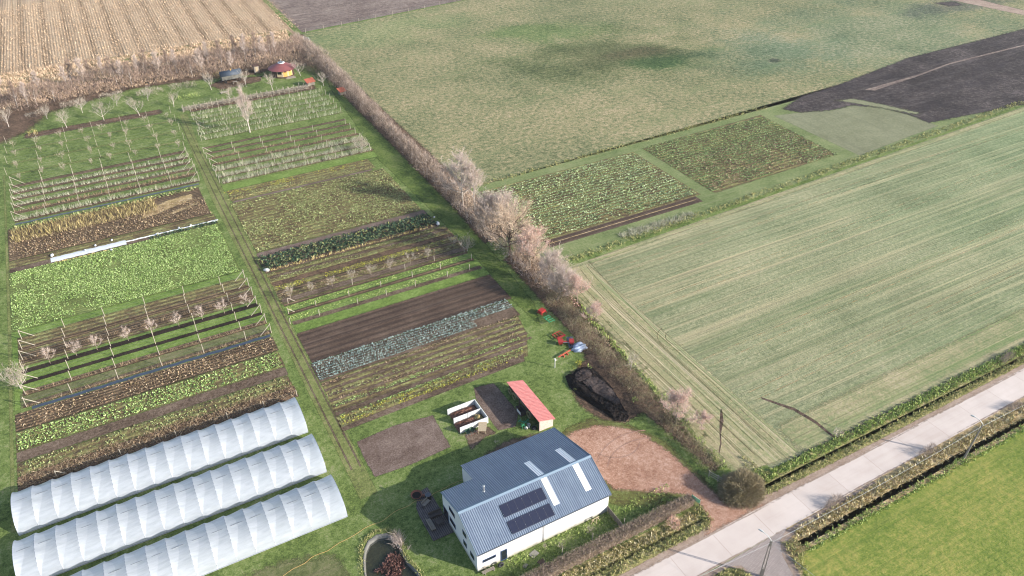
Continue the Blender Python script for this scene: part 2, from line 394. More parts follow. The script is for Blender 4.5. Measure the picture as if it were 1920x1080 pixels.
m_track = field('worn_grass_track', [(96, 98, 60), (112, 122, 62), (132, 140, 76), (150, 146, 102)], 5, 0.3, bump=0.08)
m_dirt = field('roadside_dirt', [(150, 128, 112), (172, 150, 134), (190, 170, 154)], 3, 0.2, bump=0.04)
m_shadegrass = field('shade_toned_grass', [(66, 84, 36), (84, 104, 42), (104, 124, 54), (128, 134, 74)], 6, 0.3, bump=0.1)  # track grass with the hedgerow's shade painted into its greens
m_litgrass = field('mossy_ground', [(86, 78, 54), (100, 98, 56), (112, 120, 60), (130, 134, 80)], 4, 0.25, bump=0.1)
m_patch = field('worn_lawn', [(84, 92, 52), (104, 112, 64), (122, 124, 78), (136, 130, 98)], 4, 0.3, rows=[('SY', 0.8, (124, 112, 92), 0.6, 0.1, 0)], bump=0.1, contrast=0.9)
m_parcel = field('parcel_grass', [(96, 112, 62), (116, 132, 76), (134, 146, 90), (152, 156, 108)], 9, 0.3, rows=[('SY', 1.5, (150, 150, 108), 0.5, 0.02, 0)], bump=0.1, contrast=0.8)

# base ground: one sheet of cells, open where the ditches and the pond are dug
DITCH = [(66.3, 3000, 41.3, 42.2), (68.0, 3000, 51.2, 51.8), (34.0, 57.6, 51.1, 51.7)]
PONDR = (8.0, 22.0, 52.0, 73.0)
holes = DITCH+[PONDR]
xs = sorted({-3000, 3000, *[h[0] for h in holes], *[h[1] for h in holes]}); ys = sorted({-3000, 3000, *[h[2] for h in holes], *[h[3] for h in holes]})
g = MB()
for i in range(len(xs)-1):
    for j in range(len(ys)-1):
        cx, cy = (xs[i]+xs[i+1])/2, (ys[j]+ys[j+1])/2
        if any(h[0] < cx < h[1] and h[2] < cy < h[3] for h in holes): continue
        g.quad((xs[i], ys[j], 0), (xs[i+1], ys[j], 0), (xs[i+1], ys[j+1], 0), (xs[i], ys[j+1], 0))
tag(g.build('ground', m_base), kind='structure')
m_ditch = field('ditch_bank', [(84, 78, 54), (112, 108, 70), (142, 138, 84)], 2, 0.2, bump=0.15)
t = NT('ditch_water', 0.15, 0.8); m_water = t.col((0.075, 0.082, 0.095, 1)); t.bump(t.noise(6, 2), 0.01, 0.2)
g = MB(); gw = MB()
for (a, b, c, d) in DITCH:
    q = (d-c)*0.28
    for (y0, z0, y1, z1) in ((c, 0, c+q, -.35), (d-q, -.35, d, 0)): g.quad((a, y0, z0), (b, y0, z0), (b, y1, z1), (a, y1, z1))
    for x in (a, b): g.add([(x, c, 0), (x, c+q, -.35), (x, d-q, -.35), (x, d, 0)], [(0, 1, 2, 3)])
    g.quad((a, c+q, -.35), (b, c+q, -.35), (b, d-q, -.35), (a, d-q, -.35))
    if d-c > .85: gw.quad((a, c+q*.6, -.24), (b, c+q*.6, -.24), (b, d-q*.6, -.24), (a, d-q*.6, -.24))
tag(g.build('ditch', m_ditch), kind='structure'); tag(gw.build('ditch_water', m_water), kind='structure')

# --- wide fields
sheet('pasture', [(70.5, 157), (330, 163), (700, 180), (700, 330), (330, 330), (150, 311), (73, 300)], 1, m_pasture)
sheet('maize_field', [(-330, 306), (0, 307), (69.5, 309), (71, 285), (72.5, 420), (80, 900), (-400, 900)], 1, m_stubble)
sheet('ploughed_field', [(73.6, 302), (150, 312), (330, 331), (500, 345), (500, 800), (82, 800), (74.5, 420)], 1, m_plough)
sheet('dry_grass_strip', [(-200, 298), (-30, 299), (20, 303), (69, 305), (69.5, 309.5), (0, 307.5), (-300, 306.5)], 2, m_tawny, 0.8, cell=2)
sheet('dry_grass_strip', [(-200, 276), (-14, 284), (30, 292), (66, 290), (69, 305), (20, 303), (-30, 299), (-200, 298)], 1, m_tawny, 0.8, cell=2)
yb = lambda x: 115.2+(x-72)*0.045
sheet('crop_field', [(72.5, 53.4), (600, 54.5), (600, 142), (240, 122.8), (160, 119.2), (72.5, 115.2)], 1, m_crop)
for q in ([at(1351, 766), at(1354, 768), at(1357, 790), at(1352, 812), at(1353, 832), at(1349, 850), at(1347, 850), at(1350, 832), at(1349, 812), at(1349, 790)], [at(1425, 744), at(1490, 765), at(1530, 789), at(1569, 822), at(1566, 824), at(1528, 794), at(1488, 770), at(1430, 749)]):
    sheet('drain_furrow', q[:4] if len(q) > 4 and False else q, 4, m_soil, 0.05, 77, soft=0.07, cell=.12)
sheet('crop_field', [(67.2, 55), (79.0, 53.6), (79.3, 90), (79.6, 114.6), (72.6, 115.4), (71.4, 108), (69.8, 102), (69.0, 95), (68.8, 88), (68.4, 81), (67.9, 73), (67.1, 65), (66.6, 59)], 2, m_headland, 0.15, 6, soft=0.9)
sheet('crop_field', [(79.05, 53.4), (400, 54.2), (400, 63.2), (79.1, 60.2)], 3, m_headland_s, 0.2, 7, soft=1.4, cell=.9)
sheet('crop_field', [(79.5, yb(79)), (400, yb(400)), (400, yb(400)-2.6), (79.5, yb(79)-1.6)], 2, m_headland_s, 0.15, 8, soft=.8, cell=.9)
# --- new parcel east of the hedge
sheet('grass_parcel', [(68, 117), (180, 121), (330, 129), (700, 145), (700, 180), (330, 167.5), (70.5, 157)], 1, m_parcel)
sheet('crop_plot', R(74, 119.8, 126.6, 154.2), 2, m_mixbed, 0.12, 9)
sheet('crop_plot', [(122.9, 125.4), (165, 126.4), (166.5, 156.4), (122.9, 155)], 2, m_mixbed, 0.2, 10)
sheet('soil_strip', R(76, 118, 123.7, 126.7), 3, m_soil, 0.06, 11)
sheet('soil_strip', R(76.5, 117, 125.1, 125.4), 4, m_tawny, 0.05, 12)
sheet('dull_plot', [at(1450, 217), at(1500, 211), at(1560, 207), at(1600, 198), at(1650, 202), at(1700, 214), at(1760, 236), at(1700, 258), at(1612, 292)], 2, m_olive, 0.13, 13)
sheet('stripped_field', [at(1462, 205), at(1500, 180), at(1570, 158), at(1700, 108), at(1925, 52), at(2200, -20), at(2300, 60), at(1925, 196), at(1742, 232), at(1700, 215), at(1650, 203), at(1600, 199), at(1560, 208), at(1500, 212)], 3, m_dark, 0.5, 14, 3)
sheet('tyre_track', [at(1620, 168), at(1720, 140), at(1780, 118), at(1925, 82), at(1925, 85), at(1780, 121), at(1722, 143), at(1640, 170)], 4, m_plough, 0.12, 15)
sheet('tyre_track', [at(1560, 188), at(1600, 184), at(1660, 196), at(1730, 212), at(1720, 216), at(1650, 203), at(1600, 194)], 4, m_olive, 0.5, 16)
sheet('farm_track', [at(1750, -6), at(1830, 10), at(1925, 30), at(1990, 45), at(1990, 36), at(1925, 20), at(1840, 0), at(1800, -10)], 3, m_dirt, 0.3, 17)
g_ = sheet('wet_patch', [at(1745, 5), at(1790, 2), at(1810, 10), at(1780, 13)], 3, m_dark, 0.8, 18)

# --- road, verges, meadow
def rd(x, y): return (x, y+(x-50)*0.0105)
t = NT('road_concrete', 0.8, 0.3)
f = t.noise(0.25, 4); f2 = t.noise(14, 3)
v = t.mapv((1/7.4, 1, 1), 0, (0.3, 0, 0))
br = t.new('ShaderNodeTexBrick'); br.offset = 0; br.inputs['Scale'].default_value = 1; br.inputs['Mortar Size'].default_value = 0.006
br.inputs['Brick Width'].default_value = 1.0; br.inputs['Row Height'].default_value = 50; br.inputs['Color1'].default_value = (0.9, 0.89, 0.88, 1); br.inputs['Color2'].default_value = (1, 1, 1, 1); br.inputs['Mortar'].default_value = (0.74, 0.7, 0.67, 1)
br.inputs['Mortar Smooth'].default_value = 0.1
t.l.new(v, br.inputs['Vector'])
c = t.mix(1.0, t.ramp(t.math('ADD', t.math('MULTIPLY', f, 0.7), t.math('MULTIPLY', f2, 0.3)), [(0.3, sc((214, 198, 188))), (0.7, sc((236, 222, 213)))]), br.outputs[0], 'MULTIPLY')
ty = t.math('MULTIPLY', t.math('SUBTRACT', t.noise(1.0, 4, 0.7, t.mapv((0.03, 1.3, 1), -0.0105)), 0.48, True), 2.2, True)
c = t.mix(ty, c, (0.86, 0.83, 0.80, 1), 'MULTIPLY')
t.bump(f2, 0.01, 0.3)
m_road = t.col(c)
t = NT('cobble_setts', 0.85, 0.2)
br = t.new('ShaderNodeTexBrick'); br.inputs['Scale'].default_value = 1; br.inputs['Brick Width'].default_value = 0.26; br.inputs['Row Height'].default_value = 0.2; br.inputs['Mortar Size'].default_value = 0.025
br.inputs['Color1'].default_value = sc((206, 194, 188)); br.inputs['Color2'].default_value = sc((178, 166, 160)); br.inputs['Mortar'].default_value = sc((128, 114, 108))
t.l.new(t.mapv(rot=0.9), br.inputs['Vector']); t.bump(br.outputs['Fac'], -0.03, 0.8)
m_cob = t.col(t.mix(t.noise(0.7, 3), br.outputs[0], (0.9, 0.86, 0.84, 1), 'MULTIPLY'))
sheet('verge', [(36, 48.2), rd(64, 49), rd(420, 49), (420, 54.3), (68.6, 53.6), (68.2, 51.8), (420, 51.8), (420, 51.2), (67.9, 51.2), (64.6, 50.6), (62.5, 49.6), (57.9, 49.6), (58, 53.4), (36, 53.4), (36, 51.7), (57.6, 51.7), (57.6, 51.1), (36, 51.1)], 1, m_verge)
sheet('roadside_dirt', [rd(30, 48.6), rd(300, 48.9), rd(300, 49.7), rd(90, 49.6), rd(70, 50.0), rd(64.5, 50.9), rd(56.5, 49.9), rd(30, 49.5)], 3, m_dirt, 0.12, 19)
sheet('verge', [rd(62.5, 43.6), rd(64, 44.4), rd(420, 44.4), (420, 42.2), (66.3, 42.2), (66.3, 41.3), (420, 41.3), (420, 39.9), (64.9, 39.9), (63.2, 38), (61, 36)], 1, m_tawny)
sheet('meadow', [(64.7, 40.6), (420, 40.2), (420, -120), (20, -120), (20, 20), (58, 30), (62.5, 37)], 2, m_meadow)
road = MB(); road.add([(*rd(-60, 44.35), 0.02), (*rd(500, 44.35), 0.02), (*rd(500, 48.85), 0.02), (*rd(-60, 48.85), 0.02)], [(0, 1, 2, 3)])
road.add([(*rd(-60, 44.35), -.1), (*rd(500, 44.35), -.1), (*rd(500, 44.35), .02), (*rd(-60, 44.35), .02), (*rd(-60, 48.85), .02), (*rd(500, 48.85), .02), (*rd(500, 48.85), -.1), (*rd(-60, 48.85), -.1)], [(0, 1, 2, 3), (4, 5, 6, 7)])
tag(road.build('road', m_road), kind='structure')
sheet('side_road', [(54, 44.28), rd(66.6, 44.33), (64.3, 43.4), (62.9, 41.6), (61.6, 37.6), (59.5, 33), (50, 28), (55.6, 37.5), (57.4, 40.9), (57.0, 43.0)], 4, m_cob)
sheet('roadside_dirt', [rd(66.0, 44.2), rd(72, 44.3), rd(84, 44.3), rd(84, 43.9), (68, 43.6), (65.0, 42.8), (63.9, 41.2), (62.5, 37.5), (60.4, 33), (59.5, 33), (61.6, 37.6), (62.9, 41.6), (64.3, 43.4)], 3, m_dirt, 0.05, 21)
sheet('verge', [(20, 43.6), (55.6, 43.6), (57.0, 42.6), (57.4, 40.8), (55.4, 37.4), (49, 27), (20, 20)], 1, m_verge, 0.1, 22)
sheet('roadside_dirt', [rd(20, 44.3), rd(56, 44.3), (57.3, 43.2), (57.9, 41), (57.4, 40.6), (56.6, 42.6), (55.4, 43.5), (20, 43.5)], 3, m_dirt, 0.08, 23)

for (ya, yb_) in ((44.32, 44.62), (48.55, 48.9)): sheet('road_edge_mud', [rd(30, ya), rd(200, ya), rd(200, yb_), rd(30, yb_)], 7, m_dirt, 0.06, soft=.22, cell=.3)
# --- driveway, yard patches
drv = [(49.2, 74.6), (51.5, 74.9), (54.8, 74.2), (58.4, 71.8), (60.3, 69.0), (61.5, 64.0), (62.0, 58), (62.2, 55.2), (62.6, 52), (65, 50.5), (68, 49.3), (68, 48.9), (55.2, 48.7), (56.0, 49.4), (57.8, 50.6), (58.7, 53.4), (57.8, 55.9), (55.2, 57.9), (52.6, 59.6), (49.6, 61.6), (48.6, 66), (48.2, 70)]
sheet('driveway', drv, 4, m_red, 0.3, 24)
sheet('driveway', [(47.0, 73.5), (50, 76.2), (55, 76.0), (59.5, 72), (62.5, 66), (62.6, 58), (63, 52), (58, 50), (54.5, 55), (47.5, 59.5)], 3, m_litgrass, 0.3, 25, 0.8)
sheet('mulch_patch', [at(668, 828), at(740, 797), at(812, 778), at(846, 838), at(770, 872), at(703, 895), at(682, 860)], 2, m_wood, 0.13, 26, 0.6)
sheet('mulch_patch', [(40.5, 84.0), (40.6, 88.6), (41.6, 91.6), (45.2, 91.0), (45.4, 82.6), (43.4, 80.0), (40.4, 80.6)], 2, m_wood, 0.12, 27, 0.6)
sheet('bare_soil', [(34.6, 78.6), (38.5, 80.4), (40.2, 80.0), (39.6, 82.6), (35.5, 82.8)], 2, m_soilf, 0.15, 28, 0.6)
sheet('bare_soil', [(36, 74.9), (46, 75.1), (47.2, 77), (40, 78.4), (35, 76.8)], 2, m_soilf, 0.3, 29, 0.6)
sheet('leaf_litter', [(55.6, 84.2), (57.6, 86.8), (62, 89), (63.6, 95), (63.8, 104), (64.2, 112), (64.8, 125), (72.4, 128), (71.6, 112), (69.8, 92), (68.2, 80), (67.0, 66), (66.2, 57), (64.4, 57), (63.6, 66), (62.6, 72.5), (58.5, 71.8), (55.8, 74.6), (54.6, 79)], 2, m_litter, 0.35, 30)
sheet('grass_track', [(60, 100), (59.2, 112), (60.2, 131), (60, 155), (59, 187), (62, 212), (64, 238), (68, 262), (72, 262), (70, 220), (67, 180), (66, 150), (64.5, 128), (63, 108)], 1, m_shadegrass, 0.2, 32)
sheet('leaf_litter', [(64, 132), (65, 150), (65.2, 180), (65.5, 220), (66.5, 250), (68, 300), (73.5, 300), (73, 250), (73, 200), (73, 150), (72, 132)], 3, m_litter, 0.4, 33, 1.5)
def arc(name, pts, w, m, lv, soft=0.12):
    L_, R_ = [], []
    for i, p in enumerate(pts):
        a = pts[max(0, i-1)]; b = pts[min(len(pts)-1, i+1)]; d = math.dist(a, b); nx, ny = -(b[1]-a[1])/d*w/2, (b[0]-a[0])/d*w/2
        L_.append((p[0]+nx, p[1]+ny)); R_.append((p[0]-nx, p[1]-ny))
    return sheet(name, L_+R_[::-1], lv, m, 0.05, soft=soft)
def circ(cx, cy, r, a0, a1, n=14, sy=1.0): return [(cx+r*math.cos(math.radians(a0+(a1-a0)*i/n)), cy+sy*r*math.sin(math.radians(a0+(a1-a0)*i/n))) for i in range(n+1)]
m_gtr = field('gravel_track', [(156, 122, 106), (174, 138, 122), (188, 154, 138)], 3, .2, bump=.05)
for (cx_, cy_, r_, a0, a1) in ((55.5, 70.5, 4.2, 200, 320), (57.0, 61.0, 7.5, 60, 140), (57.0, 61.0, 9.2, 64, 135)): arc('tyre_track', circ(cx_, cy_, r_, a0, a1), .22, m_gtr, 5)
m_rut = field('field_rut', [(96, 88, 62), (118, 108, 78), (140, 128, 96)], 3, .2, bump=.1)
hl = [(73.6, 114), (72.4, 106), (71.6, 98), (71.2, 88), (70.9, 74), (70.6, 57)]
for dx in (0, 1.7, 3.4, 5.1, 6.6): arc('wheel_rut', [(x+dx+.15*math.sin(y*.2+dx), y) for x, y in hl], .16, m_rut, 4)
for r_ in (2.2, 3.7): arc('wheel_rut', circ(80.2, 85.6, r_, 100, 260), .16, m_rut, 4)
for y_ in (66, 68, 76.5, 78.5, 95, 97, 108, 110): arc('wheel_rut', [(79.5+i*14, y_+i*.5) for i in range(12)], .2, m_tawny, 3, .2)
# central path with two wheel ruts
sheet('path', [(16.6, 78), (19.4, 78), (19.5, 140), (20.2, 181), (19.8, 215), (21.2, 241), (19.0, 241.6), (17.4, 216), (16.5, 181), (16.9, 140)], 1, m_track, 0.1, 34)
for dx in (0.55, 1.95):
    sheet('wheel_rut', [(16.75+dx, 84), (17.1+dx, 84), (17.15+dx, 140), (17.25+dx, 180), (17.6+dx, 240), (17.4+dx, 240), (16.95+dx, 180), (16.8+dx, 140)], 2, m_soilf, 0.09, 35, 0.8)
# strip of scruffy ground right below the frame edge and the worn border on the far left
sheet('dry_grass_strip', [(-27.9, 96), (-27.3, 96), (-26.9, 150), (-26.9, 222), (-27.4, 222), (-27.5, 150)], 3, m_track, 0.08, 36, 1.2)
sheet('worn_grass', [(-10, 60), (11.5, 66), (11, 71.0), (4, 73.6), (-26, 73.6), (-30, 60)], 1, m_patch, 0.5, 37)

# --- garden beds, left column
XL0, XL1 = -26.9, 15.6
def bed(name, x0, x1, y0, y1, m, lv=2, seed=0, e=0.13): return sheet(name, R(x0, x1, y0, y1), lv, m, e, seed+int(y0*7))
bed('garden_bed', XL0, 15.2, 103.9, 107.2, m_litter); bed('garden_bed', XL0, 15.0, 107.2, 110.2, m_mixbed)
bed('garden_bed', XL0, 15.2, 110.2, 112.8, m_soilf); bed('garden_bed', XL0, 15.3, 112.8, 117.6, m_mixbed); bed('garden_bed', XL0, 15.5, 117.6, 122.4, m_brown)
bed('grass_strip', XL0, XL1, 123.3, 147.4, m_lushg, 2)
bed('garden_bed', -26, 15.2, 135.2, 145.0, m_mixbed, 3, 5, 0.12); bed('garden_bed', -26, 15.2, 123.4, 127.6, m_patch, 3, 6, 0.12)
for (y0, y1, m) in ((123.35, 124.6, m_brown), (126.6, 128.1, m_brown), (129.9, 131.0, m_black), (133.1, 134.5, m_black), (136.2, 139.4, m_brown), (140.2, 141.6, m_brown), (142.6, 144.4, m_mixbed)):
    bed('soil_row', -25.6, 15.6, y0, y1, m, 4, 1, 0.1)
bed('garden_bed', XL0, 15.4, 147.4, 170.2, m_green, 2)
bed('garden_bed', XL0, 15.6, 170.2, 172.3, m_soilf, 3); bed('grass_strip', XL0, 15.6, 172.3, 175.2, m_mixbed, 2)
bed('garden_bed', XL0, 15.0, 175.2, 190.8, m_brown, 2)
sheet('straw_patch', [(-0.5, 180.5), (1, 184), (7, 187.6), (13.2, 188.4), (12.8, 184.6), (8, 183), (4, 181.2)], 3, m_tawny, 0.3, 40, 0.8)
sheet('straw_patch', [(3.0, 178.9), (8, 181.4), (14, 183.4), (13.6, 181.8), (8, 179.6)], 3, m_tawny, 0.3, 41, 0.8)
for y in (193.9, 198.2, 201.8, 205.9, 209.4, 213.6): bed('soil_row', -25.4, 15.8, y-0.5, y+1.3, m_brown, 3, 2, 0.12)
for y in (221.5, 229, 237.5): bed('worn_grass', -26, 17, y-0.6, y+0.7, m_track, 3, 3, 0.25)
bed('soil_row', -22, 15, 244.5, 249, m_litter, 3, 3, 0.4)
sheet('leaf_litter', [(-60, 238), (-27, 244), (-20, 250), (-14, 262), (-2, 266), (10, 270), (30, 267.5), (46, 263.5), (58, 266), (68, 262), (69, 292), (30, 292), (-14, 284), (-200, 276), (-200, 238)], 2, m_litter, 1.2, cell=1.6)
sheet('leaf_litter', [(34, 255.5), (47, 257), (49, 262), (37, 266), (31, 262)], 3, m_litter, 0.4, 43)
# --- garden beds, right column
XR0, XR1 = 19.6, 58.6
sheet('garden_bed', [(18.8, 92.4), (19.4, 105.6), (58.0, 105.6), (56.8, 100), (53.8, 94.4)], 2, m_mixbed, 0.08, 44)
sheet('garden_bed', [(18.9, 92.4), (18.9, 93.5), (53.4, 95.4), (52.6, 93.4)], 3, m_soilf, 0.06, 45)
sheet('garden_bed', [(19.1, 96.3), (19.1, 97.3), (55.6, 98.2), (55.2, 97.2)], 3, m_soilf, 0.06, 45)
for i in range(5): bed('soil_row', 19.3, 57.0, 98.4+i*1.5, 99.1+i*1.5, m_soilf, 3, 46, 0.08)
sheet('leek_bed', R(19.2, 58.6, 105.6, 111.2), 2, m_soilf, 0.05, 47)
bed('garden_bed', 19.5, 59.8, 111.2, 121.0, m_soil, 2)
bed('grass_strip', 19.6, 60.0, 121.0, 131.2, m_lushg, 2)
for (y0, y1, m) in ((123.7, 125.0, m_soilf), (127.2, 128.4, m_brown), (130.4, 131.4, m_brown)): bed('soil_row', 19.8, 59.6, y0, y1, m, 3, 48, 0.1)
bed('garden_bed', 19.6, 60.2, 131.4, 143.6, m_mixbed, 2)
for (y0, y1, m) in ((131.6, 133.5, m_soilf), (135.3, 136.6, m_brown), (138.2, 140.0, m_litter), (141.3, 142.4, m_soilf)): bed('soil_row', 19.8, 60.2, y0, y1, m, 3, 49, 0.15)
bed('garden_bed', 19.6, 58.9, 143.6, 150.3, m_soilf, 2); bed('garden_bed', 19.8, 58.9, 150.3, 152.8, m_wood, 2)
bed('garden_bed', 20.0, 58.5, 152.8, 178.0, m_mixbed, 2)
bed('soil_row', 20.4, 56, 178.0, 179.2, m_wood, 3, 50, 0.15); bed('garden_bed', 20.4, 57, 179.2, 185.2, m_mixbed, 2, 5)
bed('grass_strip', 20, 60, 185.2, 188.6, m_lushg, 2)
for y in (189.2, 193.0, 197.0, 201.0, 205.0, 208.8, 212.6): bed('soil_row', 20.5, 60.5, y, y+1.6, m_brown, 3, 51, 0.15)
for y in (218.8, 223, 227, 231, 235): bed('soil_row', 22, 61.5, y-.3, y+.4, m_litgrass, 3, 52, 0.12)
bed('garden_bed', 22, 61, 241.3, 246.0, m_litter, 3, 53, 0.4)

# ------------------------------------------------------------------ crops (uncountable plants: stuff)
l_must = leafy('mustard_leaf', [(106, 136, 62), (140, 170, 86), (168, 196, 112), (190, 210, 138), (124, 156, 74)])
l_man = leafy('manure_leaf', [(104, 116, 64), (136, 150, 84), (160, 172, 106), (182, 188, 128), (140, 124, 92)])
l_kale = leafy('kale_leaf', [(24, 50, 34), (38, 70, 48), (62, 92, 66), (98, 122, 92), (150, 150, 90)])
l_leek = leafy('leek_leaf', [(100, 132, 122), (142, 172, 162), (178, 204, 198), (210, 228, 224), (64, 88, 80)])
l_stalk = leafy('straw_stalk', [(188, 168, 104), (214, 194, 132), (228, 212, 158), (166, 146, 94)])
l_brown = leafy('withered_leaf', [(120, 98, 76), (150, 126, 100), (178, 154, 124), (198, 178, 150), (118, 104, 72)])
l_tawny = leafy('tawny_blade', [(172, 154, 106), (202, 184, 134), (224, 208, 164), (236, 222, 186), (150, 146, 84)])
l_greenb = leafy('green_blade', [(120, 148, 62), (150, 176, 80), (178, 198, 104), (196, 204, 124)])
l_mixb = leafy('verge_blade', [(124, 132, 72), (156, 156, 92), (186, 178, 120), (206, 194, 142), (140, 156, 82)])
l_cane = leafy('grey_cane', [(168, 164, 140), (190, 188, 164), (208, 206, 184), (176, 184, 150), (140, 128, 110)])
l_red = leafy('red_leaf', [(92, 66, 60), (120, 86, 78), (146, 108, 98), (76, 56, 52)])
l_yel = leafy('yellow_leaf', [(168, 164, 60), (196, 192, 84), (140, 144, 58)])

LEFT = dict(L=0.3, Wd=0.2)
P = rows_pts(-26.5, 15.2, 147.6, 170.0, 0.40, 0.28, 0.1, patchy(6, 0.27, 3))
stuff(tufts('mustard', P, l_must, 5, 0.23, 0.15, 10, 60, 0.1, 0.02), 'dense bright yellow-green mustard bed left of the central path', 'mustard crop')
P = rows_pts(20.1, 58.3, 153.0, 178.0, 0.62, 0.40, 0.12, patchy(6, 0.40, 5, 0.2))
stuff(tufts('green_manure', P, l_man, 5, 0.28, 0.18, 10, 55, 0.1, 0.02), 'patchy olive green manure bed right of the central path', 'green manure')
P = rows_pts(-26.4, 15.0, 112.9, 117.5, 0.55, 0.36, 0.08, patchy(5, 0.25, 9))
stuff(tufts('mustard', P, l_must, 5, 0.26, 0.17, 10, 60, 0.08, 0.02), 'pale green leafy rows above the bare soil, left of the path near the tunnels', 'leaf crop')
P = rows_pts(-26.4, 14.8, 107.6, 110.1, 0.6, 0.4, 0.08, patchy(5, 0.45, 19))
stuff(tufts('leaf_crop', P, l_man, 5, 0.25, 0.16, 10, 60, 0.08, 0.02), 'thin green leafy row beside the plastic tunnels', 'leaf crop')
P = rows_pts(-26.4, 15.2, 117.9, 122.3, 0.62, 0.4, 0.1, patchy(4, 0.25, 21))
stuff(tufts('withered_crop', P, l_brown, 4, 0.3, 0.12, 10, 60, 0.1, 0.02), 'withered brown crop rows below the black plastic strip', 'withered crop')
P = rect_pts(-26.6, 15.0, 104.2, 107.3, 11)
stuff(tufts('withered_crop', P, l_brown, 5, 0.5, 0.04, 5, 65, 0.12, 0.02), 'tangled brown bramble strip along the far side of the tunnels', 'brambles')
P = rows_pts(-26.3, 15.0, 175.5, 185.2, 0.75, 0.42, 0.1, patchy(5, 0.25, 23))
stuff(tufts('withered_crop', P, l_brown, 4, 0.34, 0.12, 20, 75, 0.08, 0.02), 'tan and brown stubble rows above the white fleece strip', 'withered crop')
# tall straw-coloured stalks
P = rows_pts(-26.0, 4.5, 182.6, 189.6, 1.15, 0.36, 0.12, lambda P: P[:, 1] < 190.5)
V1 = tufts('maize_stalks', P, leafy('maize_stalk', [(150, 132, 86), (184, 166, 112), (206, 190, 140), (120, 112, 66)]), 4, 1.1, 0.07, 62, 88, 0.1, 0.02, 'leaf')
stuff(V1, 'stand of straw-yellow maize stalks in the upper left bed', 'maize stalks')
P = rows_pts(-26.0, 14.5, 189.4, 191.4, 0.9, 0.5, 0.15)
stuff(tufts('leaf_crop', P, l_man, 5, 0.45, 0.2, 20, 75, 0.12, 0.02), 'ragged olive green plants behind the straw-yellow stalks', 'leaf crop')
P = rows_pts(1.2, 15.4, 169.9, 171.2, 0.6, 0.5, 0.08)
stuff(tufts('kale', P, l_kale, 8, 0.4, 0.22, 10, 70, 0.12, 0.1), 'short dark green kale row beside the white net, left of the path', 'kale')
P = rows_pts(-18.6, -7.4, 169.6, 170.3, 0.5, 0.45, 0.04)
stuff(tufts('leaf_crop', P, l_stalk, 6, 0.32, 0.14, 10, 70, 0.06, 0.02), 'row of pale straw-coloured plants below the white fleece', 'leaf crop')
# kale bed, right column
P = rows_pts(20.0, 58.3, 144.7, 150.1, 0.75, 0.42, 0.08)
Pz = np.c_[P, rng.uniform(0.15, 0.75, len(P))]
kl = tufts('kale', Pz, l_kale, 9, 0.42, 0.24, -5, 70, 0.16)
stuff(kl, 'dense dark green kale bed crossing the right column of the garden', 'kale')
P = rows_pts(20.2, 58.0, 143.9, 144.6, 0.7, 0.55, 0.05)
stuff(tufts('kale_stalks', P, l_stalk, 7, 0.6, 0.1, 40, 88, 0.12, 0.02), 'pale stripped stalks along the near edge of the kale bed', 'kale stalks')
# leeks
P = rows_pts(19.6, 58.4, 105.9, 111.1, 0.66, 0.30, 0.02, lambda P: ~((P[:, 0] > 49.8) & (P[:, 1] < 108.0)))
P[:, 1] += (P[:, 0]-19)*0.012
stuff(tufts('leeks', P, l_leek, 7, 0.42, 0.08, 40, 85, 0.035, 0.02, droop=0.12), 'blue-grey leek bed in straight rows right of the path', 'leeks')
# weedy rows of the nearest right bed
for i, (yy, mt, th, sd_) in enumerate([(104.9, l_brown, .3, 1), (103.4, l_man, .55, 2), (101.8, l_man, .5, 3), (100.2, l_brown, .4, 4), (98.8, l_must, .3, 5), (96.0, l_must, .4, 6), (95.5, l_yel, .6, 7), (94.8, l_man, .4, 8), (94.2, l_yel, .55, 9)]):
    P = np.concatenate([rows_pts(19.5, 52+(yy-92)*0.45, yy-0.45, yy+0.45, 0.42, 0.3, 0.06, patchy(4, th, 60+sd_))])
    P[:, 1] += (P[:, 0]-19)*0.02
    stuff(tufts('leaf_crop', P, mt, 5, 0.2, 0.13, 10, 60, 0.07, 0.02), '%s low crop row counted from the leek bed towards the red shed' % ORD[i], 'leaf crop')
for i, (yy, w_, mt, th) in enumerate([(137.4, .9, l_yel, .45), (143, .5, l_man, .3), (134.5, .8, l_brown, .3), (140.8, .8, l_man, .45), (129.4, .8, l_greenb, .3), (125.9, .8, l_greenb, .3), (181, 1.2, l_man, .45), (183.6, 1.2, l_yel, .55), (180.2, .5, l_stalk, .55)]):
    P = rows_pts(20, 57, yy-w_, yy+w_, 0.4, 0.36, 0.1, patchy(5, th, 80+i))
    stuff(tufts('garden_weeds', P, mt, 4, 0.22, 0.12, 10, 60, 0.08, 0.02), 'low leafy weeds between the soil rows of the right column, strip %s' % ORD[i], 'weeds')
# new plots
P = rows_pts(74.4, 119.4, 127.2, 153.8, 1.15, 0.30, 0.09, patchy(6, 0.2, 31, 0.12))
stuff(tufts('green_manure', P, leafy('radish_leaf', [(134, 160, 96), (160, 184, 120), (184, 204, 146), (200, 212, 164), (116, 132, 82)]), 6, 0.30, 0.2, 10, 60, 0.14, 0.02), 'light green leafy rows on the plot right of the big bare trees', 'leaf crop')
P = rows_pts(123.3, 165.6, 126.2, 155.4, 1.15, 0.34, 0.09, lambda P: (vnoise(P[:, 0], P[:, 1], 7, 33)*.5+(P[:, 1]-127)/52 > 0.25+rng.normal(0, .12, len(P))))
stuff(tufts('green_manure', P, leafy('turnip_leaf', [(118, 146, 82), (146, 172, 104), (172, 194, 130), (106, 122, 74)]), 6, 0.3, 0.2, 10, 60, 0.12, 0.02), 'darker green leafy rows on the second plot beyond the grass path', 'leaf crop')
P = rows_pts(123.6, 165.0, 127.0, 145, 1.05, 0.5, 0.12, patchy(6, .35, 35))
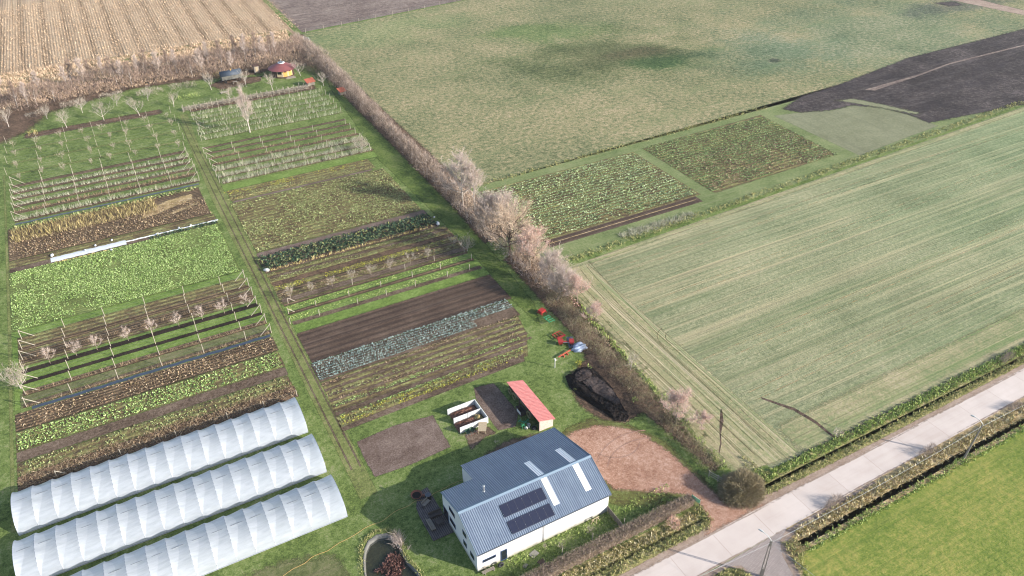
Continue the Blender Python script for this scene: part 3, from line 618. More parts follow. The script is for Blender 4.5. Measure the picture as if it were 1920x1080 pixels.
stuff(tufts('withered_crop', P, l_brown, 4, 0.3, 0.16, 10, 60, 0.14, 0.02), 'brown withered rows on the near half of the second plot', 'withered crop')
# tall grass on verges and banks
def vstrip(x0, x1, y0, y1, dens, mat, L, Wd, lab, sl=0.0, n=5, lo=35):
    P = rect_pts(x0, x1, y0, y1, dens); P[:, 1] += (P[:, 0]-x0)*sl
    stuff(tufts('tall_grass', P, mat, n, L, Wd, lo, 85, 0.08, 0.0), lab, 'tall grass')
vstrip(67, 150, 42.3, 43.9, 14, l_tawny, 0.5, 0.09, 'tall tawny grass between the road and the straight water ditch', 0.004)
vstrip(68, 150, 50.9, 51.35, 12, l_mixb, .4, .06, 'overhanging grass on the road side bank of the crop field ditch')
vstrip(68, 150, 51.9, 52.4, 12, l_greenb, .45, .06, 'overhanging green grass on the field side bank of the crop field ditch')
vstrip(66.3, 150, 41.9, 42.3, 9, l_tawny, .4, .07, 'tawny tufts hanging over the road side bank of the straight water ditch')
vstrip(66.2, 150, 40.0, 41.3, 11, l_greenb, 0.34, 0.08, 'green grass fringe on the meadow side of the water ditch')
vstrip(69.5, 150, 52.1, 53.5, 14, l_greenb, 0.42, 0.1, 'bright green bank between the crop field and the road ditch', 0.004)
vstrip(67.5, 150, 49.9, 51.0, 9, l_mixb, 0.42, 0.07, 'mixed dry grass between the road and the ditch beside the crop field', 0.008)
vstrip(34, 57.4, 50.8, 51.25, 14, l_mixb, 0.38, .07, 'overhanging grass along the road side of the front ditch')
vstrip(34, 57.4, 51.55, 52.0, 14, l_tawny, 0.38, .07, 'overhanging grass along the hedge side of the front ditch')
vstrip(36, 57.8, 49.6, 50.7, 12, l_mixb, 0.42, 0.07, 'green and tawny grass between the road and the front hedge ditch')
vstrip(34, 58, 51.8, 53.0, 12, l_tawny, 0.42, 0.07, 'tawny grass bank just below the clipped hedge')
vstrip(57.2, 58.8, 50.4, 53.2, 14, l_mixb, 0.4, 0.07, 'rough grass round the end of the front ditch below the green sign')
P = rect_pts(60, 67, 30, 43.2, 14, lambda P: inside(P, [(64.2, 43.0), (66.6, 42.6), (66.3, 40.4), (64.6, 39.6), (62.6, 35), (61.6, 33), (61.0, 33), (63.2, 39.6)]))
stuff(tufts('tall_grass', P, l_mixb, 5, 0.5, 0.07, 35, 85, 0.08), 'tawny and green grass curving round the meadow corner', 'tall grass')
P = rect_pts(45, 57, 30, 43.4, 10, lambda P: inside(P, [(45, 43.3), (55.3, 43.3), (56.8, 42.2), (57.0, 40.8), (55.0, 37.6), (50, 30)]))
stuff(tufts('tall_grass', P, l_mixb, 5, 0.5, 0.08, 35, 85, 0.08), 'rough grass beside the cobbled side road', 'tall grass')
P = rect_pts(62, 72, 50, 58, 8, lambda P: inside(P, [(61.8, 54), (62.8, 52), (65, 51), (68, 50.2), (71.5, 53.4), (70.4, 58), (68, 53.4), (64, 52.8)]))
stuff(tufts('tall_grass', P, l_mixb, 5, 0.4, 0.07, 35, 85, 0.08), 'rough grass at the foot of the round bush', 'tall grass')
P = rect_pts(-.5, .6, 57, 112, 11, patchy(4, 0.45, 41)); P[:, 0] += np.interp(P[:, 1], [57, 65, 73, 81, 95, 102, 108, 112], [66.6, 67.1, 67.9, 68.4, 69.0, 69.8, 71.2, 71.8])
stuff(tufts('tall_grass', P, l_greenb, 5, 0.45, 0.07, 30, 85, 0.1), 'green grass fringe between the lower hedgerow and the crop field', 'tall grass')
P = rect_pts(-28, 69, 272, 307, 1.6)
stuff(tufts('tall_grass', P, leafy('pinkish_dry_blade', [(190, 162, 134), (212, 184, 154), (226, 202, 174), (170, 142, 116)]), 5, 0.9, 0.14, 35, 85, 0.25), 'tall dry grass between the copse and the maize stubble', 'tall grass')
P = rect_pts(73, 172, 156.5, 158.2, 3); P[:, 1] += (P[:, 0]-73)*0.023
stuff(tufts('tall_grass', P, l_mixb, 5, 0.4, 0.1, 30, 85, 0.15), 'rough grass line dividing the pasture from the new plots', 'tall grass')
P = rect_pts(76, 240, 116.3, 118.4, 4); P[:, 1] += (P[:, 0]-76)*0.046
stuff(tufts('tall_grass', P, l_mixb, 5, 0.4, 0.09, 30, 85, 0.15), 'rough grass line between the crop field and the new plots', 'tall grass')
P = rect_pts(92, 112, 118.8, 121.2, 8, patchy(2.5, .3, 44))
stuff(tufts('bramble_patch', P, l_cane, 7, 0.9, 0.05, 10, 80, 0.2, 0, 'twig'), 'greyish bramble patch below the soil strip of the new plot', 'brambles')
# stubble stalks, coarse
P = rect_pts(-45, 70, 308, 400, 1.1)
P[:, 0] = np.round(P[:, 0]/0.95)*0.95+P[:, 1]*0.015+rng.normal(0, 0.08, len(P))
l_beige = leafy('beige_blade', [(184, 158, 130), (206, 180, 150), (222, 198, 170), (164, 138, 110)])
stuff(tufts('maize_stubble', P, l_beige, 3, 0.45, 0.14, 30, 85, 0.1), 'short cut maize stubble standing in lines on the far left field', 'stubble')

# ------------------------------------------------------------------ white and black garden covers
m_fleece = plain('white_fleece', (226, 230, 232), 0.6, 0.3, var=0.08)
m_plastic = plain('black_plastic', (62, 72, 88), 0.35, 0.5, var=0.2, scale=1.2)
def cover(name, x0, x1, yc, w, h, m, label, cat, wob=0.06, n=60):
    g = MB(); vs = []
    for i in range(n+1):
        x = x0+(x1-x0)*i/n; o = wob*math.sin(i*0.7)+random.uniform(-wob, wob)*.6
        for (dy, z) in ((-w/2, 0.02), (-w*.22, h*random.uniform(.8, 1.1)), (w*.22, h*random.uniform(.8, 1.1)), (w/2, 0.02)): vs.append((x, yc+dy+o, z))
    fs = [(i*4+k, (i+1)*4+k, (i+1)*4+k+1, i*4+k+1) for i in range(n) for k in range(3)]
    g.add(vs, fs); return tag(g.build(name, m), label, cat)
cover('fleece_strip', -19, -4.0, 171.6, 2.0, 0.1, m_fleece, 'white fleece strip laid over a bed left of the path', 'fleece strip')
cover('rolled_net', -4.0, 15.8, 171.7, 0.35, 0.16, m_fleece, 'thin rolled white net running on from the white fleece to the path', 'rolled net', n=80)
cover('plastic_strip', -24.3, 15.2, 122.85, 0.8, 0.05, m_plastic, 'long black plastic strip below the lower left trellises', 'plastic strip', n=90)
cover('plastic_strip', -25.3, 15.4, 192.5, 0.7, 0.05, m_plastic, 'long black plastic strip below the upper left trellises', 'plastic strip', n=90)
m_bag = plain('white_bag', (224, 224, 222), 0.7, 0.2)
def bag(x, y, s, label, group=None):
    bm = bmesh.new(); bmesh.ops.create_icosphere(bm, subdivisions=2, radius=0.5)
    for v in bm.verts:
        k = 1+0.14*math.sin(v.co.x*9+x)*math.cos(v.co.y*7+y); v.co = Vector((v.co.x*1.5*k*s, v.co.y*0.9*k*s, max(-0.25, v.co.z*0.75*k)*s+0.22*s))
    for v in bm.verts:
        if abs(v.co.x) > .62*s: v.co.y *= 0.75; v.co.z += .05*s
    me = bpy.data.meshes.new('sandbag'); bm.to_mesh(me); bm.free(); me.polygons.foreach_set('use_smooth', [True]*len(me.polygons))
    o = link('sandbag', me, m_bag); o.location = (x, y, 0.03); o.rotation_euler.z = random.uniform(0, 3); return tag(o, label, 'sandbag', group)
bg_ = 'white weights holding down covers'
for i, (px, py) in enumerate([(98, 480), (160, 470), (179, 461), (210, 451), (295, 439), (336, 428), (358, 423), (402, 416), (209, 469)]):
    x, y = at(px, py); bag(x, y, 0.75 if i == 0 else 0.5, '%s white weight from the left along the white fleece and net' % ORD[i] if i < 8 else 'white weight lying on the soil below the white fleece', bg_)
for (px, py, l) in ((500, 508, 'crumpled white bag at the left front corner of the kale bed'), (821, 421, 'white bag at the right front corner of the kale bed'), (814, 408, 'white bag at the right rear corner of the kale bed'), (758, 415, 'small white weight behind the kale bed, nearer its right end'), (653, 444, 'small white weight behind the kale bed, near its middle')):
    x, y = at(px, py); bag(x, y, 1.0 if px in (500, 821) else 0.45, l, bg_)

# ------------------------------------------------------------------ trellises
m_post = plain('weathered_post', (182, 172, 156), 0.8, 0.2, var=0.15, scale=6)
m_wire = plain('fence_wire', (120, 120, 116), 0.5, 0.4)
def trellis(y, xs, h, braces, label, group, r=0.06, cane=None, wires=(0.6, 1.3), name='trellis'):
    root = empty(name, (xs[0], y, 0), label, 'trellis', group)
    base = None
    for i, x in enumerate(xs):
        if x is None: continue
        hh = h*random.uniform(0.93, 1.05)
        g = MB(); g.tube([(0, 0, -0.1), (random.uniform(-.04, .04), random.uniform(-.04, .04), hh)], r, 6)
        o = g.build('post', m_post, root); o.location = (x-xs[0]+random.uniform(-.15, .15), random.uniform(-.08, .08), 0)
    for (i, s) in braces:
        g = MB(); g.tube([(0, 0, h*0.93), (s*h*0.95, 0.05, 0.02)], r*0.95, 6)
        o = g.build('brace', m_post, root); o.location = (xs[i]-xs[0], 0, 0)
    g = MB()
    for w_ in wires:
        if w_ < h: g.tube([(0, 0, w_), (xs[-1]-xs[0], 0, w_)], 0.012, 3, caps=False)
    g.build('wire', m_wire, root)
    return root
def canes(x0, x1, y, mat, L, step, label, n=14, Wd=0.035, sp=0.14, group=None, name='berry_canes'):
    xs_ = np.arange(x0, x1, step); P = np.c_[xs_+rng.normal(0, .08, len(xs_)), y+rng.normal(0, .06, len(xs_))]
    o = tufts(name, P, mat, n, L, Wd, 45, 88, sp, 0.0, 'twig'); return stuff(o, label, 'berry canes')
G1 = 'trellis rows at the lower left'
X1 = [-25.2, -18.1, -11.0, -3.8, 3.5, 10.8, 15.6]
ysL = [123.5, 127.1, 130.6, 133.9, 137.5, 141.0, 144.2]
for i, y in enumerate(ysL[::-1]):
    trellis(y, X1, 2.15, ([(0, 1)] if i not in (3,) else [])+[(6, -1)], '%s white-posted trellis row from the far end of the lower left block' % ORD[i], G1, 0.07)
for i, y in enumerate([123.5, 127.1, 137.5]): canes(-24.8, 15.4, y, l_brown, 0.7, 0.45, 'thin brown berry canes along trellis row %s of the lower left block' % ['nearest the black plastic', 'second from the plastic', 'above the dug soil'][i], 8)
G2 = 'trellis rows at the upper left'
X2 = [-25.3, -18.6, -11.5, -4.7, 2.3, 9.5, 15.9]
for i, y in enumerate([214.4, 210.2, 206.6, 202.6, 198.9, 194.4]):
    trellis(y, X2, 2.7, [(0, 1), (6, -1)] if i else [(0, 1)], '%s tall trellis row from the far end of the upper left block' % ORD[i], G2, 0.055, wires=(0.7, 1.4, 2.1))
for i, y in enumerate([194.4, 198.9, 202.6, 206.6, 210.2]):
    canes(-25, 15.6, y, l_cane if i != 1 else l_brown, 1.15 if i == 0 else 0.8, 0.75 if i == 0 else 0.5, '%s row of pale canes above the upper black plastic strip' % ORD[i], 18 if i == 0 else 11, 0.065)
G3 = 'low post rows in the orchard'
for i, y in enumerate([243.5, 236.6, 229.4, 221.8]):
    X3 = [-26.4, -19, -11.6, -4.5, 3, 10.2, 17]
    trellis(y, X3, 2.3, [], '%s orchard post row, counted from the copse towards the garden' % ORD[i], G3, 0.045)
G4 = 'trellis rows right of the path in the middle'
X4 = [20.2, 27.5, 35, 42.5, 50, 59.5]
for i, y in enumerate([210.0, 206.2, 202.2, 198.0, 194.0, 190.2]):
    trellis(y, X4, 1.9, [(0, 1)] if i < 4 else [], '%s trellis row from the far end, right of the path behind the olive bed' % ORD[i], G4, 0.065)
    if i > 2: canes(21, 60, y-.2, l_cane, 1.2, 0.8, '%s row of bushy grey-green berry canes right of the path' % ORD[i-3], 30, 0.07, 0.26)
    elif i > 0: canes(21, 60, y-.2, l_brown, 0.6, 0.6, '%s row of low brown canes right of the path' % ORD[i-1], 8, 0.05, 0.2)
G5 = 'netted stake rows at the top of the garden'
for i, y in enumerate([238.5, 235.0, 231.0, 227.0, 223.0, 219.0]):
    X5 = [22+(i > 3)*-1]+[30, 38, 46, 54, 61.5-(i > 3)*.5]
    trellis(y, X5, 1.8, [(0, 1)] if i else [], '%s stake row from the brushwood fence at the top of the garden' % ORD[i], G5, 0.06)
    canes(22, 61, y, l_cane, 1.4, 0.62, '%s line of thin upright canes from the brushwood fence' % ORD[i], 7, 0.06, 0.12)
G6 = 'low post rows in the middle of the right column'
for i, (y, X) in enumerate([(127.8, [19.9, 25.4, 32.1, 38.9, 45.5, 51.9, 59]), (124.4, [19.4, 25.0, 32.7, 38.5, 45.0, 51.9, 57.0]), (131.2, [21.0, 34, 45.45, 52, 59.1])]):
    trellis(y, X, 1.35, [(0, 1)] if i != 1 else [], ['low wire row between two bright grass strips right of the path', 'low wire row nearest the bare soil bed right of the path', 'low wire row beside the pruned fruit trees'][i], G6, 0.07, wires=(0.6, 1.1))
trellis(104.3, [-21.6, -12.6, -4.4, 3.6, 9.4, 15.0], 1.35, [(0, 1)], 'low post row along the bramble strip behind the tunnels', 'low post row by the tunnels', 0.07, wires=(0.5, 1.0))


# ------------------------------------------------------------------ bare trees
def bark(name, c1, c2): return plain(name, tuple((a+b)/2 for a, b in zip(c1, c2)), 0.85, 0.2, var=0.3, scale=2.5)
m_barkw = bark('birch_bark', (226, 214, 204), (190, 178, 168)); m_barkg = bark('grey_bark', (176, 160, 146), (140, 124, 110)); m_barkd = bark('oak_bark', (132, 114, 98), (104, 88, 74))
t_mauve = leafy('mauve_twig', [(190, 170, 158), (210, 192, 180), (228, 212, 202), (168, 148, 138)])
t_tan = leafy('tan_twig', [(198, 172, 148), (220, 196, 172), (234, 214, 192), (172, 146, 122)])
t_grey = leafy('pale_twig', [(158, 146, 130), (184, 172, 156), (206, 196, 180), (136, 122, 108)])
t_hedge = leafy('hedge_twig', [(142, 126, 116), (164, 148, 136), (186, 170, 156), (120, 104, 94)])
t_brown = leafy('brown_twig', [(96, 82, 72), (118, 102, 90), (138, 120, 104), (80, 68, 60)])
t_olive = leafy('olive_twig', [(124, 114, 92), (150, 138, 112), (172, 158, 134), (102, 92, 72), (136, 134, 92)])
t_scrub = leafy('scrub_twig', [(138, 116, 104), (162, 140, 126), (184, 162, 146), (118, 98, 88)])
t_pink = leafy('beech_leaf', [(212, 164, 148), (226, 186, 170), (236, 204, 190), (190, 142, 124)])
t_yel = leafy('yellow_twig', [(190, 170, 110), (210, 190, 130)])

def tree_template(seed, H, r, trunk_to, spread, limbs, sub, twigs, twigL, twigW, m_b, m_t, up=0.25, leaf=None, leafn=0, name='bare_tree', stems=1, droop=0.0):
    rs = random.Random(seed); T = MB(); Cn = MB(); tw = []; lf = []
    def limb(p, d, L, rad, lvl, mb):
        n = 5 if lvl < 2 else 3; pts = [p]; rr = [rad]; d = d.normalized()
        for i in range(n):
            d = (d+Vector((rs.gauss(0, .17), rs.gauss(0, .17), rs.gauss(0, .1)+up*0.3-droop*lvl*.05))).normalized()
            p = p+d*(L/n); pts.append(p); rr.append(max(0.012, rad*(1-0.8*(i+1)/n)))
        mb.tube(pts, rr, 5 if lvl == 0 else (4 if lvl == 1 else 3), caps=False)
        return pts, d
    def twig(pts, n, L):
        for _ in range(n):
            k = rs.uniform(0.15, 1.0)*(len(pts)-1); i = min(int(k), len(pts)-2); q = pts[i].lerp(pts[i+1], k-i)
            ax = (pts[i+1]-pts[i]).normalized()
            dd = (ax*rs.uniform(0.2, 1.1)+Vector((rs.gauss(0, .6), rs.gauss(0, .6), rs.gauss(0.12-droop, .45)))).normalized()
            tw.append((q, dd, L*rs.uniform(.5, 1.2)))
            if leaf and rs.random() < leafn:
                for _ in range(3): lf.append(q+dd*L*rs.uniform(.1, 1)+Vector((rs.gauss(0, .12), rs.gauss(0, .12), rs.gauss(0, .12))))
    for s_ in range(stems):
        base = Vector((rs.gauss(0, .15*(stems > 1)), rs.gauss(0, .15*(stems > 1)), -0.05))
        d0 = Vector((rs.gauss(0, .04+.25*(stems > 1)), rs.gauss(0, .04+.25*(stems > 1)), 1))
        pts = [base]; rr = [r*1.25]; n = 8; d = d0.normalized(); p = base
        for i in range(n):
            d = (d+Vector((rs.gauss(0, .05), rs.gauss(0, .05), .12))).normalized(); p = p+d*H*trunk_to/n; pts.append(p); rr.append(r*(1-.5*(i+1)/n))
        T.tube(pts, rr, 7, caps=False)
        for k in range(limbs):
            u = (k+rs.uniform(.1, .9))/limbs; i0 = 0.28+0.72*u; idx = i0*(n); i = min(int(idx), n-1); q = pts[i].lerp(pts[i+1], idx-i)
            az = k*2.4+rs.uniform(-.5, .5); el = 0.35+0.75*u
            L = spread*(1.15-0.55*u)*rs.uniform(.8, 1.15)
            lp, ld = limb(q, Vector((math.cos(az), math.sin(az), el)), L, r*0.5*(1.1-.5*u), 0, T)
            for j in range(sub):
                k2 = rs.uniform(0.25, 1)*(len(lp)-1); i2 = min(int(k2), len(lp)-2); q2 = lp[i2].lerp(lp[i2+1], k2-i2)
                d2 = ((lp[i2+1]-lp[i2]).normalized()*0.8+Vector((rs.gauss(0, .6), rs.gauss(0, .6), rs.gauss(.25, .35)))).normalized()
                sp_, sdr = limb(q2, d2, L*rs.uniform(.35, .6), r*.17, 1, T if L > 2.2 else Cn)
                for m_ in range(2):
                    q3 = sp_[rs.randint(1, len(sp_)-1)]
                    sp3, _ = limb(q3, (sdr+Vector((rs.gauss(0, .7), rs.gauss(0, .7), rs.gauss(.1, .4)))).normalized(), L*.3, r*.08, 2, Cn)
                    twig(sp3, twigs//2, twigL)
                twig(sp_, twigs, twigL)
            twig(lp, twigs, twigL)
    tv = np.array([q[:] for q, _, _ in tw]); td = np.array([d[:] for _, d, _ in tw]); tl = np.array([l for _, _, l in tw])
    V, F = blades(tv, td, tl, twigW, 'twig')
    nb = len(Cn.v); Vc = list(Cn.v)+[tuple(v) for v in V]; Fc = list(Cn.f)+[tuple(f+nb) for f in F.tolist() for f in [np.array(f)]]
    me = bpy.data.meshes.new('crown'); me.from_pydata(Vc, [], [tuple(int(a) for a in f) for f in Fc]); me.update()
    root = empty(name)
    T.build('trunk', m_b, root)
    c = link('crown', me, m_t, root)
    if leaf:
        P = np.array([q[:] for q in lf]); D = dirs(len(P), -40, 60); V, F = blades(P, D, 0.15, 0.11)
        fast('leaves', V, F, leaf, root)
    return root

def copy_tree(root):
    r = root.copy(); COL.objects.link(r)
    for ch in root.children:
        c = ch.copy(); COL.objects.link(c); c.parent = r
    return r
_used = set()
def plant(tpl, x, y, s, label, cat='tree', group=None, rot=None, zs=1.0):
    o = tpl if id(tpl) not in _used else copy_tree(tpl)
    _used.add(id(tpl))
    o.location = (x, y, 0); o.scale = (s, s, s*zs); o.rotation_euler = (0, 0, random.uniform(0, 6.28) if rot is None else rot)
    return tag(o, label, cat, group)

T_birch = tree_template(11, 11.0, 0.20, 0.84, 5.2, 18, 8, 38, 1.0, 0.021, m_barkw, t_mauve, up=0.32, name='birch_tree')
T_birch2 = tree_template(12, 11.5, 0.17, 0.9, 3.3, 15, 6, 26, 1.0, 0.02, m_barkw, t_mauve, up=0.9, name='birch_tree')
T_oak = tree_template(21, 11.0, 0.27, 0.66, 6.8, 18, 9, 36, 1.0, 0.021, m_barkd, t_tan, up=0.25, name='oak_tree')
T_beech = tree_template(31, 7.0, 0.13, 0.8, 3.6, 16, 7, 26, 0.9, 0.02, m_barkg, t_mauve, up=0.3, leaf=t_pink, leafn=0.22, name='beech_tree', stems=1)
T_mid = tree_template(41, 7.5, 0.13, 0.8, 4.0, 15, 7, 28, 0.9, 0.021, m_barkg, t_mauve, up=0.35, name='bare_tree', stems=2)
T_fruit = [tree_template(50+k, 2.6, 0.06, 0.55, 1.6, 8, 4, 4, 0.5, 0.016, m_barkg, t_grey, up=0.5, name='fruit_tree') for k in range(3)]
T_fruitP = [tree_template(60+k, 3.2, 0.05, 0.7, 1.5, 8, 4, 7, 0.6, 0.017, m_barkg, t_mauve, up=0.6, name='fruit_tree') for k in range(2)]
T_orch = [tree_template(70+k, 5.4, 0.09, 0.62, 3.0, 9, 5, 6, 0.9, 0.02, m_barkw, t_grey, up=0.35, name='bare_tree') for k in range(3)]
T_copse = [tree_template(80+k, 8.5, 0.11, 0.9, 2.0, 12, 5, 12, 0.9, 0.04, m_barkw if k != 1 else m_barkg, t_mauve if k % 2 else t_scrub, up=0.9, name='bare_tree') for k in range(4)]
T_small = tree_template(90, 3.4, 0.10, 0.45, 2.3, 9, 5, 8, 0.7, 0.03, m_barkw, t_grey, up=0.5, name='fruit_tree')

plant(T_birch, 67.7, 150.0, 1.06, 'tall pale-trunked birch standing in the hedgerow beside the pasture', rot=0.6)
plant(T_birch2, 69.3, 147.0, 0.95, 'slimmer birch just right of the tall pale birch in the hedgerow', rot=1.9)
plant(T_oak, 66.9, 125.3, 1.02, 'broad bare oak with dark limbs in the hedgerow left of the new plots', rot=1.0)
plant(T_beech, 68.6, 119.5, 1.05, 'pinkish leaf-keeping tree right below the broad oak', rot=0.4)
plant(T_beech, 71.2, 123.5, 0.9, 'smaller pink-leaved tree behind the oak, facing the soil strip', rot=2.4)
plant(T_mid, 70.0, 134.5, 1.05, 'tan bushy tree between the tall birch and the oak', rot=0.2)
plant(T_mid, 69.2, 139.5, 0.95, 'tan bushy tree just below the tall birch', rot=3.2)
plant(T_mid, 68.6, 112.5, 0.9, 'bare multi-stem tree between the oak and the farm machines', rot=4.2)
plant(T_mid, 67.2, 106.3, 0.85, 'bare tree above the red and green implements by the hedgerow', rot=5.2)
plant(T_beech, 70.2, 103.8, 0.8, 'pink-leaved tree at the field edge above the farm machines', rot=1.4)
plant(T_beech, 69.3, 97.2, 0.55, 'small tree with a few pink leaves at the field edge above the tarpaulin', rot=3.4)
plant(T_orch[0], 67.4, 82.4, 0.62, 'small lone bare tree in the low hedgerow beside the dark compost heap', rot=2.0)
plant(T_beech, 66.2, 68.4, 0.82, 'small pink-leaved tree in the low hedgerow above the driveway', rot=5.4, zs=.9)
plant(T_beech, 69.0, 65.6, 0.45, 'low pink-leaved shrub on the field side of the hedgerow above the driveway', 'shrub', rot=4.4, zs=.8)
plant(T_birch2, 34.1, 218.0, 0.98, 'solitary birch with a white trunk standing among the upper garden rows', rot=0.9)
plant(T_small, 57.2, 190.4, 1.15, 'pale gnarled fruit tree at the right end of the berry rows', rot=0.9)
gF = 'pruned fruit trees right of the path'
for i, x in enumerate([21.7, 26.1, 30.3, 34.5, 38.5, 42.8, 47.2, 51.1]):
    plant(T_fruit[i % 3], x, 132.6, random.uniform(.85, 1.08), '%s pruned fruit tree from the path in the row right of the path' % ORD[i], 'fruit tree', gF)
plant(T_fruit[1], 57.9, 134.2, 1.1, 'spreading bare fruit tree on the grass beside the dark hedgerow shadow, upper of two', 'fruit tree')
plant(T_small, 59.8, 131.4, 0.95, 'spreading bare fruit tree on the grass beside the dark hedgerow shadow, lower of two', 'fruit tree')
gH = 'young fruit trees in the lower left block'
for i, x in enumerate([-21.0, -16.7, -13.3, -8, -3.8, 0.9, 5.2, 9.3, 13.6]):
    plant(T_fruitP[i % 2], x, 134.0, random.uniform(.8, 1.05), '%s young bare tree from the left along the dark soil row' % ORD[i], 'fruit tree', gH)
plant(T_small, -25.8, 129.2, 1.1, 'bare pale tree at the left edge beside the trellis ends, lower of two', 'fruit tree', rot=.5)
plant(T_fruit[0], -26.4, 131.9, 1.3, 'bare pale tree at the left edge beside the trellis ends, upper of two', 'fruit tree', rot=.5)
gO = 'small trees in the orchard rows'
k = 0
for y in (225.5, 233.3, 240.5, 218.0):
    for x in np.arange(-24, 17, 5.6):
        k += 1; plant(T_fruit[k % 3], x+random.uniform(-.8, .8), y+random.uniform(-.6, .6), random.uniform(.6, .85), 'small bare orchard tree standing on grass between the post rows', 'fruit tree', gO)
for (x, y, s, l) in [(-25.5, 256.5, 1.0, 'white-trunked tree on bare earth at the far left of the orchard edge'), (-15.5, 257.6, .8, 'second white-trunked tree from the left below the copse'),
        (-10.9, 247.4, 1.0, 'third white-trunked tree from the left, in front of the copse'), (-6, 257.3, .85, 'fourth white-trunked tree from the left below the copse'), (-1, 248, 1.0, 'fifth white-trunked tree from the left below the copse'),
        (3.6, 258, .7, 'sixth white-trunked tree from the left, close to the copse'), (8.6, 246.5, 1.05, 'seventh white-trunked tree from the left, at the soil strip'), (12.5, 258, .85, 'eighth white-trunked tree from the left, close to the copse'),
        (18.6, 248.6, .8, 'white-trunked tree at the top end of the central path'), (31.4, 257.5, 1.0, 'pale tree in front of the dark wagon'), (34.6, 244.8, .9, 'pale tree behind the brushwood fence near the wagon'), (38.8, 249.4, .7, 'leaning pale tree behind the brushwood fence'),
        (41.6, 254.6, .95, 'pale bare tree right of the dark wagon'), (48.2, 248.0, .95, 'yellowish bare tree between the brushwood fence and the round hut'), (59.6, 256.0, .95, 'bare branching tree right of the round hut'), (63.3, 243.0, .8, 'bare bushy tree right of the small orange-roofed coop')]:
    plant(T_orch[int(abs(x)*3) % 3], x, y, s, l, 'tree')
# copse behind the orchard
rc = random.Random(5); cps = []
for i in range(40):
    x = -52+i*2.85+rc.uniform(-1.1, 1.1)
    foot = np.interp(x, [-60, -27, -14, -2, 10, 30, 46, 62], [271, 270, 268, 271, 274, 271, 269, 272])
    cps.append((x, foot+rc.uniform(0, 15)*(1 if x < 30 else .9)))
for i, (x, y) in enumerate(cps):
    plant(T_copse[i % 4], x, y, rc.uniform(.75, 1.05), '%s bare tree from the left in the copse between orchard and stubble field' % ORD[i], 'tree', 'bare trees of the copse')

# ------------------------------------------------------------------ shrubs and hedgerows
def brush(name, spine, mat, dens, L, Wd, label, cat, up=(10, 88), parent=None, kind=None, lumps=1.6, base=0.0, box=False, seed=3):
    """spine: list of (x, y, half_width, height); fills a lumpy body with fine twigs"""
    Ps = []
    for (a, b) in zip(spine[:-1], spine[1:]):
        d = math.dist(a[:2], b[:2]); n = int(d*dens*(a[2]+b[2])*(a[3]+b[3])/2)
        t_ = rng.random(n); x = a[0]+(b[0]-a[0])*t_; y = a[1]+(b[1]-a[1])*t_; hw = a[2]+(b[2]-a[2])*t_; h = a[3]+(b[3]-a[3])*t_
        nx, ny = -(b[1]-a[1])/d, (b[0]-a[0])/d
        lum = 0.62+0.75*vnoise(x, y, lumps, seed)
        if box:
            u_ = rng.uniform(-1, 1, n); z = h*rng.random(n)**0.6
        else:
            th = rng.uniform(0, math.pi, n); rad = rng.random(n)**0.35; u_ = np.cos(th)*rad; z = np.sin(th)*rad*h*lum
        Ps.append(np.c_[x+nx*u_*hw*(1 if box else lum), y+ny*u_*hw*(1 if box else lum), z*0.85+base])
    P = np.concatenate(Ps); n = len(P)
    D = dirs(n, *up)
    V, F = blades(P, D, L*rng.uniform(.5, 1.2, n), Wd*rng.uniform(.7, 1.3, n), 'twig')
    o = fast(name, V, F, mat, parent)
    return tag(o, label, cat, kind=kind) if label else o

hr = empty('hedgerow', (68, 200, 0), 'long mauve-grey unclipped hedgerow between the garden and the pasture', 'hedgerow'); 
b1 = brush('twigs', [(70.3, 300, 1.5, 1.5), (69.6, 285, 2.6, 2.8), (69.2, 268, 3.6, 4.4), (69.0, 245, 2.9, 3.9), (68.8, 220, 2.4, 3.5), (68.5, 190, 2.2, 3.3), (68.0, 165, 2.4, 3.6), (68.0, 150, 2.6, 3.8)], t_hedge, 9.5, 1.3, 0.05, None, None)
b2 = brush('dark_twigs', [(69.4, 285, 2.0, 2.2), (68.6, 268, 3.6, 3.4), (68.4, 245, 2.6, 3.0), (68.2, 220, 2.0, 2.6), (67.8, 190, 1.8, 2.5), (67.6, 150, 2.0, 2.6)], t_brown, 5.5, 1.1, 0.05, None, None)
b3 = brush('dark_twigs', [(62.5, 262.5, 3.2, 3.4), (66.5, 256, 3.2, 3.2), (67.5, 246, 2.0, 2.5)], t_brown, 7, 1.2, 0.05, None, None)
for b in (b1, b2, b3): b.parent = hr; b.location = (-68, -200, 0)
hr = empty('hedgerow', (68, 130, 0), 'tan bushy hedgerow stretch around the tall birch and broad oak', 'hedgerow')
b1 = brush('twigs', [(68.2, 152, 2.8, 3.6), (69.0, 142, 3.2, 4.0), (69.2, 133, 3.4, 3.8), (69.4, 126, 3.2, 3.4), (69.0, 118, 2.6, 3.0), (68.4, 110, 2.0, 2.2)], t_tan, 8, 1.2, 0.045, None, None, seed=8)
b2 = brush('dark_twigs', [(66.6, 152, 1.4, 2.2), (66.4, 140, 1.6, 2.0), (66.6, 128, 1.7, 2.0), (66.6, 116, 1.5, 1.6), (67.4, 108, 1.4, 1.5)], t_mauve, 8, 1.0, 0.045, None, None, seed=9)
for b in (b1, b2): b.parent = hr; b.location = (-68, -130, 0)
hr = empty('hedgerow', (67, 85, 0), 'low olive-brown hedgerow from the farm machines down to the round bush', 'hedgerow')
b1 = brush('twigs', [(67.6, 110, 2.3, 2.2), (66.6, 102, 2.3, 2.4), (65.8, 95, 2.3, 2.2), (65.6, 85, 2.2, 2.1), (65.4, 75, 2.1, 2.0), (65.0, 66, 2.0, 1.9), (65.0, 57.0, 1.9, 2.0)], t_olive, 26, 0.8, 0.035, None, None, seed=10)
